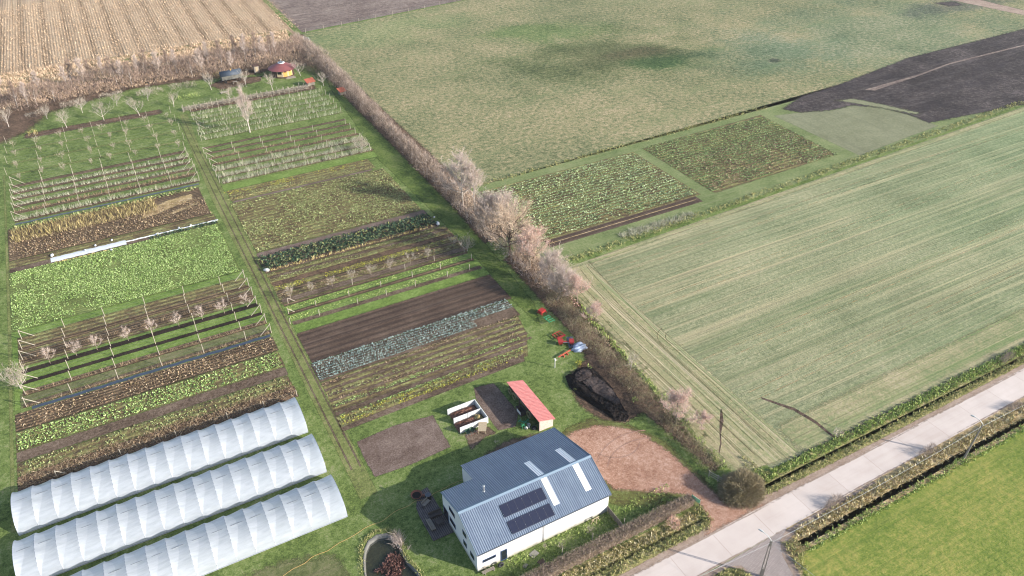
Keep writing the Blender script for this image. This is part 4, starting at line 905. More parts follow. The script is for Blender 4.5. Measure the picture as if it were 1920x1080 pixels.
b2 = brush('dark_twigs', [(65.0, 98, 1.1, .9), (63.5, 90, 1.2, .9), (63.6, 80, 1.3, .9), (63.5, 70, 1.1, 1.0), (63.8, 60, .9, 1.2)], t_brown, 12, 0.6, 0.03, None, None, seed=11)
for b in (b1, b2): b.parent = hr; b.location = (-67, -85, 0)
brush('fallen_leaves', [(70.6, 110, 1.2, .25), (69.4, 100, 1.0, .25), (68.4, 88, .8, .2)], t_pink, 40, 0.2, 0.12, 'pinkish fallen leaves along the field side of the hedgerow', 'fallen leaves', kind='stuff', up=(-10, 60))
# clipped hedge in front of the house
ch = empty('clipped_hedge', (45, 54.5, 0), 'clipped box-shaped brown hedge along the front garden, from frame bottom to the green sign', 'hedge')
b1 = brush('twigs', [(28, 54.0, .9, 1.75), (40, 54.1, .9, 1.8), (50, 54.25, .9, 1.8), (58.0, 54.5, .8, 1.55)], leafy('clipped_twig', [(146, 126, 112), (170, 150, 134), (192, 174, 158), (124, 106, 92), (134, 126, 92)]), 420, 0.34, 0.04, None, None, box=True, up=(-20, 88))
b1.parent = ch; b1.location = (-45, -54.5, 0)
g = MB(); vs = []
for i in range(121):
    x = 28.2+29.6*i/120; yc = 54.0+(x-28)*.016; hh = 1.3-(.15 if x > 56 else 0)
    for (dy, z) in ((-.6, 0), (-.68, .7), (-.58, hh-.1), (0, hh), (.58, hh-.1), (.68, .7), (.6, 0)): vs.append((x-45, yc+dy+random.uniform(-.07, .07)-54.5, z+random.uniform(-.06, .06)*(z > 0)))
g.add(vs, [(i*7+k, (i+1)*7+k, (i+1)*7+k+1, i*7+k+1) for i in range(120) for k in range(6)]); g.build('inner_branches', plain('hedge_core', (120, 102, 88), .9, .1, var=.3, scale=5), ch)
# round bush by the entrance
rb = empty('round_bush', (*at(1390, 922), 0), 'big round bare bush beside the driveway mouth and the road', 'bush'); rb.scale = (1.18, 1.15, 1.15)
n = 26000; u_ = rng.normal(size=(n, 3)); u_ /= np.linalg.norm(u_, axis=1)[:, None]; u_[:, 2] = np.abs(u_[:, 2]); rad = rng.random(n)**0.25
lum = 0.88+0.24*vnoise(u_[:, 0]*3+u_[:, 2]*2, u_[:, 1]*3, .5, 4)
P = u_*(rad*lum)[:, None]*np.array([2.95, 2.6, 2.6]); D = u_+rng.normal(0, .45, (n, 3)); D /= np.linalg.norm(D, axis=1)[:, None]
V, F = blades(P, D, rng.uniform(.25, .65, n), 0.028, 'twig'); fast('twigs', V, F, leafy('bush_twig', [(132, 118, 92), (158, 142, 114), (182, 168, 140), (106, 94, 70), (146, 138, 98)]), rb)
g = MB()
for i in range(14):
    a = i*2.4; g.tube([(0.25*math.cos(a), .25*math.sin(a), 0), (1.1*math.cos(a), 1.1*math.sin(a), 1.1), (1.7*math.cos(a), 1.6*math.sin(a), 2.0)], [.06, .035, .015], 5)
g.build('stem', m_barkg, rb)
# scrub of the copse, uncountable
brush('scrub', [(-60, 283, 8, 3.2), (-27, 277.5, 8, 3.6), (-14, 276.5, 8.5, 4.0), (-2, 280, 9, 4.2), (12, 283, 9, 4.4), (30, 281, 10, 4.4), (46, 280, 10, 4.6), (60, 282, 10, 4.4), (68, 281, 8, 4.0)], t_scrub, 2.6, 1.5, 0.075, 'mauve-brown scrub filling the copse between orchard and stubble', 'scrub', kind='stuff', lumps=4, seed=14)
brush('scrub', [(-60, 276, 3, 1.6), (-27, 270.5, 3, 1.6), (-14, 269, 3, 1.6), (-2, 272, 3, 1.8), (12, 274.5, 3, 2), (30, 272, 3, 2), (46, 270, 3.5, 3), (56, 269, 4, 3.4), (64, 268, 4, 3.4)], t_brown, 3.4, 1.2, 0.06, 'dark brown low scrub along the near edge of the copse', 'scrub', kind='stuff', lumps=3, seed=15)
for i, (x, y, hw, h, m, l) in enumerate([(-18, 262, 3, 1.5, t_grey, 'pale greyish shrub at the left below the copse'), (-8, 265.5, 3.5, 1.7, t_grey, 'wide pale shrub below the copse, left of the orchard middle'), (3, 267, 3.5, 1.7, t_grey, 'bleached shrub below the copse near the orchard middle'),
        (14, 264.5, 4, 1.5, t_grey, 'bleached shrub right of the orchard middle'), (24, 264.5, 4, 1.5, t_grey, 'bleached pale shrub left of the dark wagon'), (-19.5, 246.5, 1.3, 1.6, t_yel, 'round rust-tan bush at the left end of the orchard'), (34.6, 265.5, 1.2, 2.6, t_yel, 'yellow shrub beside the dark wagon'), (24, 254, 3.5, 1.0, l_greenb, 'low green bushes at the top end of the orchard')]):
    brush('shrub', [(x-hw, y, hw*.55, h*.8), (x, y, hw*.7, h), (x+hw, y, hw*.55, h*.8)], m, 14 if hw < 2 else 9, 0.9, 0.05, l, 'shrub', lumps=1.5, seed=20+i)
for i, (px, py, s, mt, l) in enumerate([(1085, 683, .8, l_yel, 'small yellow-green bush above the dark compost heap'), (1105, 690, .6, l_greenb, 'small green bush above the dark compost heap'), (1075, 690, .4, l_yel, 'tiny yellow-green plant left of the yellow-green bush'), (1078, 732, .5, l_greenb, 'green weed at the left side of the dark compost heap'), (1190, 752, .7, l_greenb, 'green bush right of the dark compost heap'),
        (1262, 985, 1.3, t_pink, 'pinkish shrub on the verge between the front ditch and the road'), (1330, 905, .8, l_greenb, 'dark green growth behind the white gate'), (1570, 815, 1.0, t_mauve, 'mauve-grey thorn bush on the verge beside the crop field')]):
    x, y = at(px, py); brush('shrub', [(x-s*.6, y, s*.6, s*.9), (x, y, s*.8, s*1.2), (x+s*.6, y, s*.6, s*.9)], mt, 90, 0.45*s+.1, 0.04 if mt in (t_mauve, t_pink) else 0.08, l, 'shrub', lumps=.8, seed=30+i)
for i, (px, py, l) in enumerate([(1560, 945, 'bare thorn shrub at the road edge nearest the cobbled side road'), (1738, 850, 'bare thorn shrub at the road edge below the far street pole'), (1900, 765, 'bare thorn shrub at the road edge at the right of the frame'), (1885, 675, 'bare thorn shrub on the verge at the far right by the crop field')]):
    x, y = at(px, py); brush('shrub', [(x-1.6, y-.2, .5, 1.0), (x, y, .7, 1.5), (x+1.8, y, .6, 1.1)], t_hedge, 110, 0.8, 0.03, l, 'shrub', lumps=.8, seed=40+i)
# brushwood fence at the top of the garden
bf = empty('brushwood_fence', (41, 243.4, 0), 'long brushwood dead hedge held by stakes at the top of the garden', 'brushwood fence')
b1 = brush('brushwood', [(20.5, 243.6, .7, 1.3), (40, 243.4, .75, 1.4), (58.5, 243.0, .7, 1.3)], t_grey, 70, 1.0, 0.06, None, None, up=(-15, 35), box=True); b1.parent = bf; b1.location = (-41, -243.4, 0)
for i in range(24):
    for s_ in (-1, 1):
        g = MB(); g.tube([(0, 0, 0), (random.uniform(-.15, .15), random.uniform(-.1, .1), random.uniform(1.5, 2.1))], 0.07, 5)
        o = g.build('stake', m_post, bf); o.location = (-20.5+i*1.68+random.uniform(-.2, .2), s_*.75, 0)

# ------------------------------------------------------------------ plastic tunnels
t = NT('tunnel_film', 0.28, 0.5)
f = t.noise(1.6, 4, 0.6, t.mapv((0.35, 2.2, 1)))
t.col(t.ramp(f, [(0.3, (0.38, 0.41, 0.46, 1)), (0.7, (0.51, 0.54, 0.60, 1))])); t.bump(f, 0.05, 0.5)
tr = t.new('ShaderNodeBsdfTranslucent'); tr.inputs[0].default_value = (0.75, 0.8, 0.88, 1)
mx = t.new('ShaderNodeMixShader'); mx.inputs[0].default_value = 0.22
tp = t.new('ShaderNodeBsdfTransparent'); mx2 = t.new('ShaderNodeMixShader'); mx2.inputs[0].default_value = 0.30
out = [x for x in t.n if x.type == 'OUTPUT_MATERIAL'][0]
t.l.new(t.b.outputs[0], mx.inputs[1]); t.l.new(tr.outputs[0], mx.inputs[2]); t.l.new(mx.outputs[0], mx2.inputs[1]); t.l.new(tp.outputs[0], mx2.inputs[2]); t.l.new(mx2.outputs[0], out.inputs[0])
m_film = t.m
m_pipe = plain('galvanised_pipe', (150, 156, 164), 0.45, 0.5, 0.4)
m_rope = plain('tension_cord', (84, 92, 108), 0.7, 0.2)
def tunnel(y0, label, seed):
    Wt, Ht, x0, x1, NB = 7.7, 3.0, -26.9, 14.05, 16
    root = empty('polytunnel', (x0, y0, 0), label, 'polytunnel', 'plastic tunnels side by side'); L = x1-x0
    rs = random.Random(seed)
    def prof(th, off):       # th 0..pi from the near foot over the ridge to the far foot
        r = 1+off/Wt*2
        return (Wt/2-math.cos(th)*Wt/2*r, math.sin(th)**0.82*Ht*r)
    NTH = 24; g = MB()
    for b in range(NB):
        xa, xb = L*b/NB, L*(b+1)/NB; w = xb-xa; amp = rs.uniform(.20, .28)
        rows1, rows2 = [], []
        for j in range(NTH+1):
            th = math.pi*j/NTH; u_ = math.sin(th); fold = 0.03+0.50*u_*u_
            sag = -amp*min(1, u_*1.5)
            r1 = []; r2 = []
            for k in range(3):
                q = k/2; x = xa+w*fold*q; y, z = prof(th, sag*q*(2-q)*1.0); r1.append((x, y, z))
            for k in range(5):
                q = k/4; x = xa+w*(fold+(1-fold)*q); y, z = prof(th, sag*(1-q**1.6)); r2.append((x, y, z))
            rows1.append(r1); rows2.append(r2)
        for rows in (rows1, rows2):
            n = len(rows[0]); vs = [p for r_ in rows for p in r_]
            g.add(vs, [(j*n+k, j*n+k+1, (j+1)*n+k+1, (j+1)*n+k) for j in range(NTH) for k in range(n-1)], 0, True)
    g.build('film', m_film, root)
    for b in range(NB+1):
        g = MB(); x = L*b/NB; g.tube([(x, *prof(math.pi*j/16, -0.03)) for j in range(17)], 0.035, 5); g.build('hoop', m_pipe, root)
    g = MB()
    for b in range(NB):                                    # crossed cords inside the film
        xa, xb = L*b/NB, L*(b+1)/NB
        for s_ in (0, 1):
            pts = [(xa+(xb-xa)*q, *prof(math.pi*(0.04+.92*q if s_ else .96-.92*q), -0.62)) for q in [i/10 for i in range(11)]]
            g.tube(pts, 0.022, 3, caps=False)
    g.build('cord', m_rope, root)
    g = MB()
    for y in (0.02, Wt-0.02): g.tube([(0, y, .12), (L, y, .12)], 0.05, 5)
    g.tube([(0, Wt/2, Ht-.12), (L, Wt/2, Ht-.12)], 0.03, 5); g.build('rail', m_pipe, root)
    for x in (0.02, L-0.02):
        vs = [(x, *prof(math.pi*j/20, -0.05)) for j in range(21)]; g = MB(); g.add(vs, [tuple(range(21))]); ew = g.build('end_wall', m_film, root)
        g = MB()
        for yy in (Wt/2-1.1, Wt/2, Wt/2+1.1): g.box(x-.03, yy-.04, 0, x+.03, yy+.04, 2.2)
        g.box(x-.03, Wt/2-1.1, 2.2, x+.03, Wt/2+1.1, 2.28); g.build('door_frame', m_pipe, root)
    g = MB()
    for k in range(4): g.box(.6, .9+k*1.75, 0.02, L-.6, 1.9+k*1.75, 0.16)
    g.build('planting_bed', m_green, root)
tunnel(95.0, 'plastic tunnel farthest from the viewer, of the three at the lower left', 1)
tunnel(85.5, 'middle one of the three plastic tunnels at the lower left', 2)
tunnel(76.0, 'plastic tunnel nearest the viewer, of the three at the lower left', 3)

# ------------------------------------------------------------------ the farmhouse
m_wall = plain('white_render', (238, 236, 236), 0.75, 0.3, var=0.03, scale=0.6)
m_roof = plain('blue_grey_sheet', (118, 132, 152), 0.45, 0.45, 0.15, var=0.06, scale=0.8)
t = NT('blue_grey_sheet_roof', 0.45, 0.45); t.b.inputs['Metallic'].default_value = 0.15
f = t.noise(0.5, 5, 0.7, t.mapv((1, .35, 1))); lap = t.wave('X', 1.02, dist=0.0)
t.col(t.mix(t.math('MULTIPLY', t.math('POWER', lap, 24.0), 0.35), t.ramp(f, [(0.3, sc((106, 120, 142))), (0.7, sc((128, 142, 160)))]), sc((84, 98, 120))))
m_roof = t.m
t = NT('render_wall', 0.75, 0.3); sep = t.new('ShaderNodeSeparateXYZ'); t.l.new(t.coord(), sep.inputs[0])
gr = t.math('MULTIPLY', t.math('SUBTRACT', 0.55, t.math('ADD', sep.outputs[2], t.math('MULTIPLY', t.noise(1.5, 4), -0.7)), True), 1.2, True)
t.col(t.mix(gr, sc((240, 238, 238)), sc((176, 172, 156)))); m_wall = t.m
m_ridge = plain('ridge_cap', (124, 146, 166), 0.5, 0.45, 0.2, var=0.05)
m_frame = plain('dark_window_frame', (60, 84, 124), 0.5, 0.4)
m_glass = NT('window_glass', 0.06, 0.6).col((0.01, 0.013, 0.02, 1))
m_sky = plain('skylight_sheet', (255, 255, 255), 0.4, 0.4, var=0.03, scale=2)
m_trim = plain('grey_trim', (82, 88, 98), 0.5, 0.4)
m_steel = plain('stove_steel', (198, 200, 204), 0.3, 0.6, 0.6)
house = empty('farmhouse', (26.1, 59.0, 0), 'white-walled farmhouse under a blue-grey corrugated roof with dark solar panels', 'house')
hx, hy = 26.1, 59.0
SL, NL = (6.35-3.9)/5.2, 0.31
zS = lambda y: 3.9+SL*y; zN = lambda y: 6.35-NL*(y-5.2)
def prism(prof, x0, x1, mi=0):
    g = MB(); n = len(prof); vs = [(x0, *p) for p in prof]+[(x1, *p) for p in prof]
    return g.add(vs, [tuple(reversed(range(n))), tuple(range(n, 2*n))]+[(i, (i+1) % n, (i+1) % n+n, i+n) for i in range(n)], mi)
LX = 20.55
prism([(0, 0), (10.75, 0), (10.75, zN(10.75)-.1), (5.2, 6.22), (0, 3.8)], 0, LX).build('wall', m_wall, house)
prism([(10.76, 0), (14.9, 0), (14.9, zN(14.9)-.1), (10.76, zN(10.76)-.1)], 5.0, LX).build('wall', m_wall, house)
def corr(x0, x1, ya, yb, zf, off=0.0, amp=0.034, wl_=0.3, ends=True):
    n = int((x1-x0)/wl_*6); g = MB(); vs = []
    for i in range(n+1):
        x = x0+(x1-x0)*i/n; a = amp*math.sin(2*math.pi*(x-0.05)/wl_)
        vs += [(x, ya, zf(ya)+a+off), (x, yb, zf(yb)+a+off), (x, ya, zf(ya)-.06+off*0), (x, yb, zf(yb)-.06+off*0)]
    fs = []
    for i in range(n):
        a, b = i*4, (i+1)*4
        fs += [(a, b, b+1, a+1), (a+2, a+3, b+3, b+2), (a, a+2, b+2, b), (a+1, b+1, b+3, a+3)]
    fs += [(0, 1, 3, 2), (n*4, n*4+2, n*4+3, n*4+1)]
    return g.add(vs, fs)
corr(-.08, LX+.15, -.28, 5.2, zS).build('roof', m_roof, house)
corr(-.08, LX+.15, 5.2, 10.95, zN).build('roof', m_roof, house)
corr(4.86, LX+.15, 10.95, 15.15, zN).build('roof', m_roof, house)
g = MB(); x0, x1 = -.12, LX+.2
g.quad((x0, 4.92, zS(4.92)+.05), (x1, 4.92, zS(4.92)+.05), (x1, 5.2, 6.45), (x0, 5.2, 6.45)); g.quad((x0, 5.2, 6.45), (x1, 5.2, 6.45), (x1, 5.5, zN(5.5)+.05), (x0, 5.5, zN(5.5)+.05))
g.build('ridge_cap', m_ridge, house)
g = MB()                                                   # verge trims
for x in (-.13, LX+.16):
    g = MB()
    for (ya, za, yb, zb) in ((-.28, zS(-.28), 5.2, 6.4), (5.2, 6.4, 10.95 if x < 0 else 15.15, zN(10.95 if x < 0 else 15.15))):
        g.add([(x, ya, za-.14), (x, yb, zb-.14), (x, yb, zb+.05), (x, ya, za+.05), (x+.05, ya, za-.14), (x+.05, yb, zb-.14), (x+.05, yb, zb+.05), (x+.05, ya, za+.05)], [(0, 1, 2, 3), (7, 6, 5, 4), (3, 2, 6, 7), (0, 4, 5, 1), (0, 3, 7, 4), (1, 5, 6, 2)])
    g.build('verge_trim', m_ridge, house)
g = MB(); g.tube([(-.1, -.36, 3.72), (LX+.15, -.36, 3.72)], .07, 8); g.build('gutter', m_trim, house)
g = MB(); g.tube([(10.0, -.12, 3.65), (10.0, -.12, 0)], .05, 8); g.build('downpipe', m_trim, house)
for (a, b) in ((12.35, 13.3), (17.5, 18.45)):
    corr(a, b, 5.0-3.7, 5.0-.05, zS, 0.03).build('skylight', m_sky, house); corr(a, b, 5.45, 9.65, zN, 0.03).build('skylight', m_sky, house)
m_pv = NT('solar_cell', 0.25, 0.5).col((0.012, 0.014, 0.03, 1)); m_pvf = plain('panel_frame', (52, 56, 74), 0.5, 0.5)
for (ya, yb) in ((2.38, 3.92), (0.22, 1.78)):
    for i in range(6):
        a = 5.38+i*1.09; b = a+1.07; g = MB()
        q = [(a, ya, zS(ya)+.09), (b, ya, zS(ya)+.09), (b, yb, zS(yb)+.09), (a, yb, zS(yb)+.09)]
        top = [(x, y, z+.04) for x, y, z in q]; ins = [(a+.025, ya+.025, zS(ya+.025)+.133), (b-.025, ya+.025, zS(ya+.025)+.133), (b-.025, yb-.025, zS(yb-.025)+.133), (a+.025, yb-.025, zS(yb-.025)+.133)]
        g.add(q+top, [(3, 2, 1, 0), (4, 5, 6, 7), (0, 1, 5, 4), (1, 2, 6, 5), (2, 3, 7, 6), (3, 0, 4, 7)], 1); g.add(ins, [(0, 1, 2, 3)], 0)
        g.build('solar_panel', [m_pv, m_pvf], house)
    g = MB(); xm = 5.38+3*1.09
    for k in range(7): g.box(5.37+k*1.09-.03, (ya+yb)/2-.03+(.45 if k % 2 else -.4), zS((ya+yb)/2+(.45 if k % 2 else -.4))+.13, 5.37+k*1.09+.03, (ya+yb)/2+.03+(.45 if k % 2 else -.4), zS((ya+yb)/2+(.45 if k % 2 else -.4))+.17)
    g.build('panel_clamp', m_steel, house)
g = MB(); cx, cy = 4.75, 7.25; zc = zN(cy)
g.tube([(cx, cy, zc-.05), (cx, cy, zc+.95)], .12, 12); g.tube([(cx, cy, zc+1.0), (cx, cy, zc+1.12), (cx, cy, zc+1.16)], [.2, .2, .05], 12); g.tube([(cx, cy, zc-.05), (cx, cy, zc+.12)], [.28, .16], 12)
g.build('chimney', m_steel, house)
def wwin(ya, yb, za, zb, parent=house):                    # west wall window
    g = MB(); g.box(-.05, ya, za, .02, yb, zb); w_ = g.build('window', m_frame, parent)
    g = MB(); g.box(-.062, ya+.08, za+.08, -.052, yb-.08, zb-.08); g.build('pane', m_glass, w_)
for (ya, yb, za, zb) in ((6.65, 8.45, 3.55, 4.35), (6.6, 8.5, 1.3, 2.2), (3.1, 4.2, 3.2, 4.05), (3.15, 4.15, 1.2, 2.1), (0.9, 2.05, 1.2, 2.1)): wwin(ya, yb, za, zb)
g = MB(); g.box(-.04, 8.9, 0, .02, 10.6, 2.3); w_ = g.build('patio_door', m_frame, house); g = MB(); g.box(-.06, 9.0, .1, -.05, 10.5, 2.2); g.build('pane', m_glass, w_)
g = MB(); g.box(.75, -.05, 1.45, 2.72, .02, 1.95); w_ = g.build('window', m_frame, house); g = MB(); g.box(.83, -.062, 1.53, 2.64, -.052, 1.87); g.build('pane', m_glass, w_)
g = MB(); g.box(.7, -.12, 1.38, 2.78, .0, 1.44); g.build('sill', m_wall, w_)
g = MB(); g.box(3.4, -.05, .02, 4.4, .02, 2.1); d_ = g.build('door', m_frame, house); g = MB(); g.box(3.5, -.062, .2, 4.3, -.052, 2.0); g.build('pane', m_glass, d_)
g = MB(); g.box(4.3, -.12, 1.0, 4.34, -.05, 1.12); g.build('handle', m_steel, d_)
g = MB(); g.box(6.5, 14.88, 0, 10.5, 14.95, 2.4); g.box(12, 14.88, 0, 16, 14.95, 2.4); g.build('barn_door', m_trim, house)

def thing(name, x, y, label, cat, group=None, rz=0.0):
    o = empty(name, (x, y, 0), label, cat, group); o.rotation_euler.z = rz; return o
m_deckb = NT('deck_board', 0.8, 0.2); v = m_deckb.wave('X', 0.28, dist=0.0); m_deck = m_deckb.col(m_deckb.mix(m_deckb.math('POWER', v, 6.0), m_deckb.ramp(m_deckb.noise(1.5, 3), [(0.3, sc((96, 88, 88))), (0.7, sc((124, 114, 112)))]), sc((50, 46, 46))))
g = MB(); pts = [(22.95, 66.3), (25.95, 66.3), (26.04, 66.3), (26.04, 75.4), (25.0, 75.2), (23.9, 74.2), (23.1, 72.6), (22.95, 71)]
n = len(pts); g.add([(x, y, .14) for x, y in pts]+[(x, y, 0) for x, y in pts], [tuple(range(n))]+[(i, i+n, (i+1) % n+n, (i+1) % n) for i in range(n)])
tag(g.build('terrace', m_deck), kind='structure')
m_wdark = plain('dark_timber', (92, 82, 78), 0.8, 0.2, var=.2, scale=5); m_wgrey = plain('grey_timber', (150, 140, 128), 0.85, 0.2, var=.2, scale=5); m_wpale = plain('pale_timber', (188, 170, 142), 0.85, 0.2, var=.15, scale=5)
# patio bench, table, pergola corner
o = thing('patio_table', 24.9, 68.6, 'low square table on the dark terrace beside the white wall', 'table'); o.location.z = .145
g = MB(); g.box(-.5, -.5, .38, .5, .5, .46); g.build('table_top', m_wdark, o, .01)
for a in (-.42, .42):
    for b in (-.42, .42): g = MB(); g.box(a-.05, b-.05, 0, a+.05, b+.05, .38); g.build('leg', m_wdark, o)
o = thing('patio_sofa', 23.7, 68.7, 'grey bench with low back at the left of the terrace table', 'sofa'); o.location.z = .145
g = MB(); g.box(-.3, -1.0, .25, .3, 1.0, .42); g.build('seat', m_wgrey, o, .02); g = MB(); g.box(-.38, -1.0, .42, -.28, 1.0, .8); g.build('backrest', m_wgrey, o, .02)
g = MB(); g.box(-.34, -.95, 0, -.24, .95, .25); g.box(.2, -.95, 0, .3, .95, .25); g.build('base', m_wdark, o)
o = thing('patio_sofa', 25.1, 70.0, 'dark bench behind the terrace table against the planter', 'sofa'); o.location.z = .145
g = MB(); g.box(-1.1, -.3, .25, .85, .3, .42); g.build('seat', m_wdark, o, .02); g = MB(); g.box(-1.1, .28, .42, .85, .38, .85); g.build('backrest', m_wdark, o, .02); g = MB(); g.box(-1.0, -.25, 0, .8, .25, .25); g.build('base', m_wdark, o)
# fire bowl, barbecue barrel, wooden bench
m_rust = plain('rusty_steel', (140, 92, 76), 0.85, 0.2, var=.3, scale=6); m_char = plain('charred', (44, 40, 40), 0.9, 0.1)
o = thing('fire_bowl', 24.0, 74.6, 'round rusty fire bowl on the lawn beside the terrace corner', 'fire bowl')
g = MB(); g.tube([(0, 0, .12), (0, 0, .3), (0, 0, .5)], [.4, .72, .85], 20, caps=False); g.tube([(0, 0, .46), (0, 0, .28)], [.8, .6], 20, caps=False); g.torus((0, 0, .5), .83, .03, n=24, k=6); g.build('bowl', m_rust, o)
g = MB(); g.tube([(0, 0, .3), (0, 0, .31)], .68, 20); g.build('ash', m_char, o)
for a in range(3): g = MB(); g.tube([(.4*math.cos(a*2.1), .4*math.sin(a*2.1), .2), (.55*math.cos(a*2.1), .55*math.sin(a*2.1), 0)], .04, 6); g.build('leg', m_char, o)
o = thing('cut_log', 24.9, 74.1, 'short brown block standing right of the fire bowl', 'log'); g = MB(); g.tube([(0, 0, 0), (0, 0, .4)], .2, 10); g.build('trunk_piece', m_rust, o)
o = thing('barbecue_barrel', 25.6, 73.2, 'dark round barrel on the terrace behind the bench', 'barrel'); o.location = (25.3, 73.35, .145)
g = MB(); g.tube([(0, 0, 0), (0, 0, .4), (0, 0, .8)], [.42, .5, .42], 16); g.build('body', m_char, o); g = MB(); g.tube([(0, 0, .8), (0, 0, .9)], [.45, .3], 16); g.build('lid', m_trim, o)
o = thing('garden_bench', 24.5, 72.4, 'small wooden bench with a table between fire bowl and terrace', 'bench', rz=.45); o.location.z = .145
g = MB(); g.box(-.5, -.28, .42, .75, .28, .5); g.build('seat', m_wgrey, o, .01); g = MB(); g.box(-.5, .3, .5, .75, .36, .9); g.build('backrest', m_wgrey, o, .01)
for a in (-.65, .65):
    for b in (-.2, .2): g = MB(); g.box(a-.04, b-.04, 0, a+.04, b+.04, .42); g.build('leg', m_wdark, o)
# hose across the lawn
m_hose = plain('yellow_hose', (214, 176, 110), 0.6, 0.3, var=.1)
hp = [(870, 900), (842, 910), (815, 926), (800, 938), (775, 943), (745, 958), (715, 977), (680, 993), (640, 1017), (616, 1031), (585, 1046), (560, 1062), (528, 1081), (480, 1105)]
g = MB(); pts = []
for i in range(len(hp)-1):
    a = Vector((*at(*hp[i]), 0)); b = Vector((*at(*hp[i+1]), 0))
    for k in range(5):
        q = a.lerp(b, k/5); x = q.x; on = 22.9 < q.x < 26.2 and q.y < 75.3
        pts.append((q.x+.08*math.sin(len(pts)*1.1), q.y+.1*math.sin(len(pts)*.8), .19 if on else .03))
g.tube(pts, .026, 6); tag(g.build('hose', m_hose), 'yellow garden hose winding over the lawn to the house', 'hose')
# pond
pond_loop = [(14.3, 69.6), (15.2, 70.6), (16.5, 70.95), (17.8, 70.5), (18.5, 69.5), (18.7, 68.1), (18.5, 66.3), (18.6, 64.8), (19.1, 63.0), (19.2, 61.0), (18.5, 59), (16.5, 57.6), (14.2, 58.2), (12.6, 60.5), (12.5, 63.6), (13.1, 66.6), (13.7, 68.4)]
bm = bmesh.new(); a, b, c, d = PONDR
def loop(pts, z):
    v = [bm.verts.new((x, y, z)) for x, y in pts]; return [bm.edges.new((v[i], v[(i+1) % len(v)])) for i in range(len(v))]
e = loop(R(a, b, c, d), 0)+loop(pond_loop, 0); bmesh.ops.triangle_fill(bm, edges=e, use_beauty=True)
for f in bm.faces:
    if f.normal.z < 0: f.normal_flip()
me = bpy.data.meshes.new('ground'); bm.to_mesh(me); bm.free(); tag(link('lawn_round_pond', me, m_base), kind='structure')
m_liner = plain('pond_liner', (124, 122, 116), 0.7, 0.3, var=.15)
m_silt = field('pond_bed', [(58, 54, 40), (78, 72, 54), (96, 92, 66)], 2, .2, bump=.05)
cxp, cyp = 16.0, 64.5; g = MB(); n = len(pond_loop)
ring = lambda k, z: [(cxp+(x-cxp)*k, cyp+(y-cyp)*k, z) for x, y in pond_loop]
vs = ring(1.03, .02)+ring(1.0, .1)+ring(.95, -.35)+ring(.93, -.7)
g.add(vs, [(j*n+i, j*n+(i+1) % n, (j+1)*n+(i+1) % n, (j+1)*n+i) for j in range(3) for i in range(n)], 0, True); tag(g.build('pond_liner', m_liner), 'grey liner wall around the small pond left of the house', 'pond liner')
g = MB(); g.add(ring(.94, -.66), [tuple(range(n))]); tag(g.build('pond_bed', m_silt), kind='structure')
t = NT('pond_water', .05, .6); t.col((.03, .035, .02, 1)); t.b.inputs['Alpha'].default_value = .5; g = MB(); g.add(ring(.945, -.38), [tuple(range(n))]); tag(g.build('pond_water', t.m), kind='structure')
P = np.array([(cxp+(x-cxp)*k+random.gauss(0, .15), cyp+(y-cyp)*k+random.gauss(0, .15)) for (x0_, y0_), (x1_, y1_) in zip(pond_loop, pond_loop[1:]+pond_loop[:1]) for s_ in range(26) for k in (1.1,) for x, y in [(x0_+(x1_-x0_)*s_/26, y0_+(y1_-y0_)*s_/26)]])
stuff(tufts('reed_fringe', P, l_mixb, 5, .36, .05, 30, 85, .1), 'pale grass fringe growing round the pond rim', 'reeds')
pcx, pcy = at(738, 1062, -.3); P = rect_pts(pcx-2.4, pcx+2.4, pcy-2, pcy+2, 30, lambda P: np.hypot((P[:, 0]-pcx)/1.2, (P[:, 1]-pcy)) < 1.5*vnoise(P[:, 0], P[:, 1], .8, 3)+.6)
stuff(tufts('water_plants', P, l_red, 7, .4, .2, 0, 60, .12, -.36), 'reddish-brown water plants in the middle of the pond', 'water plants')
P = np.c_[rng.normal(18.9, .35, 60), rng.normal(68.6, .7, 60)]
stuff(tufts('dry_stems', P, t_mauve, 9, 1.1, .03, 30, 85, .1, 0, 'twig'), 'dry purple-brown stems at the right rim of the pond', 'dry stems')
# tyre and bench before the south wall
m_tyre = plain('tyre_rubber', (58, 58, 60), .8, .2, var=.1)
def tyre(x, y, z, R_, r, axis, label, group=None, m=None):
    g = MB(); g.torus((0, 0, 0), R_-r, r, axis); o = g.build('tyre', m or m_tyre); o.location = (x, y, z); return tag(o, label, 'tyre', group)
tyre(29.1, 58.2, .5, .45, .13, 'y', 'black tyre leaning against the white wall below the door'); 
o = thing('wooden_bench', 27.3, 58.3, 'weathered wooden bench in front of the low window in the white wall', 'bench')
g = MB(); [g.box(-.9, -.22+k*.16, .4, .9, -.1+k*.16, .45) for k in range(3)]; g.build('seat', m_wgrey, o)
for a in (-.5, .75): g = MB(); g.box(a-.05, -.2, 0, a+.05, .22, .4); g.build('leg', m_wgrey, o)
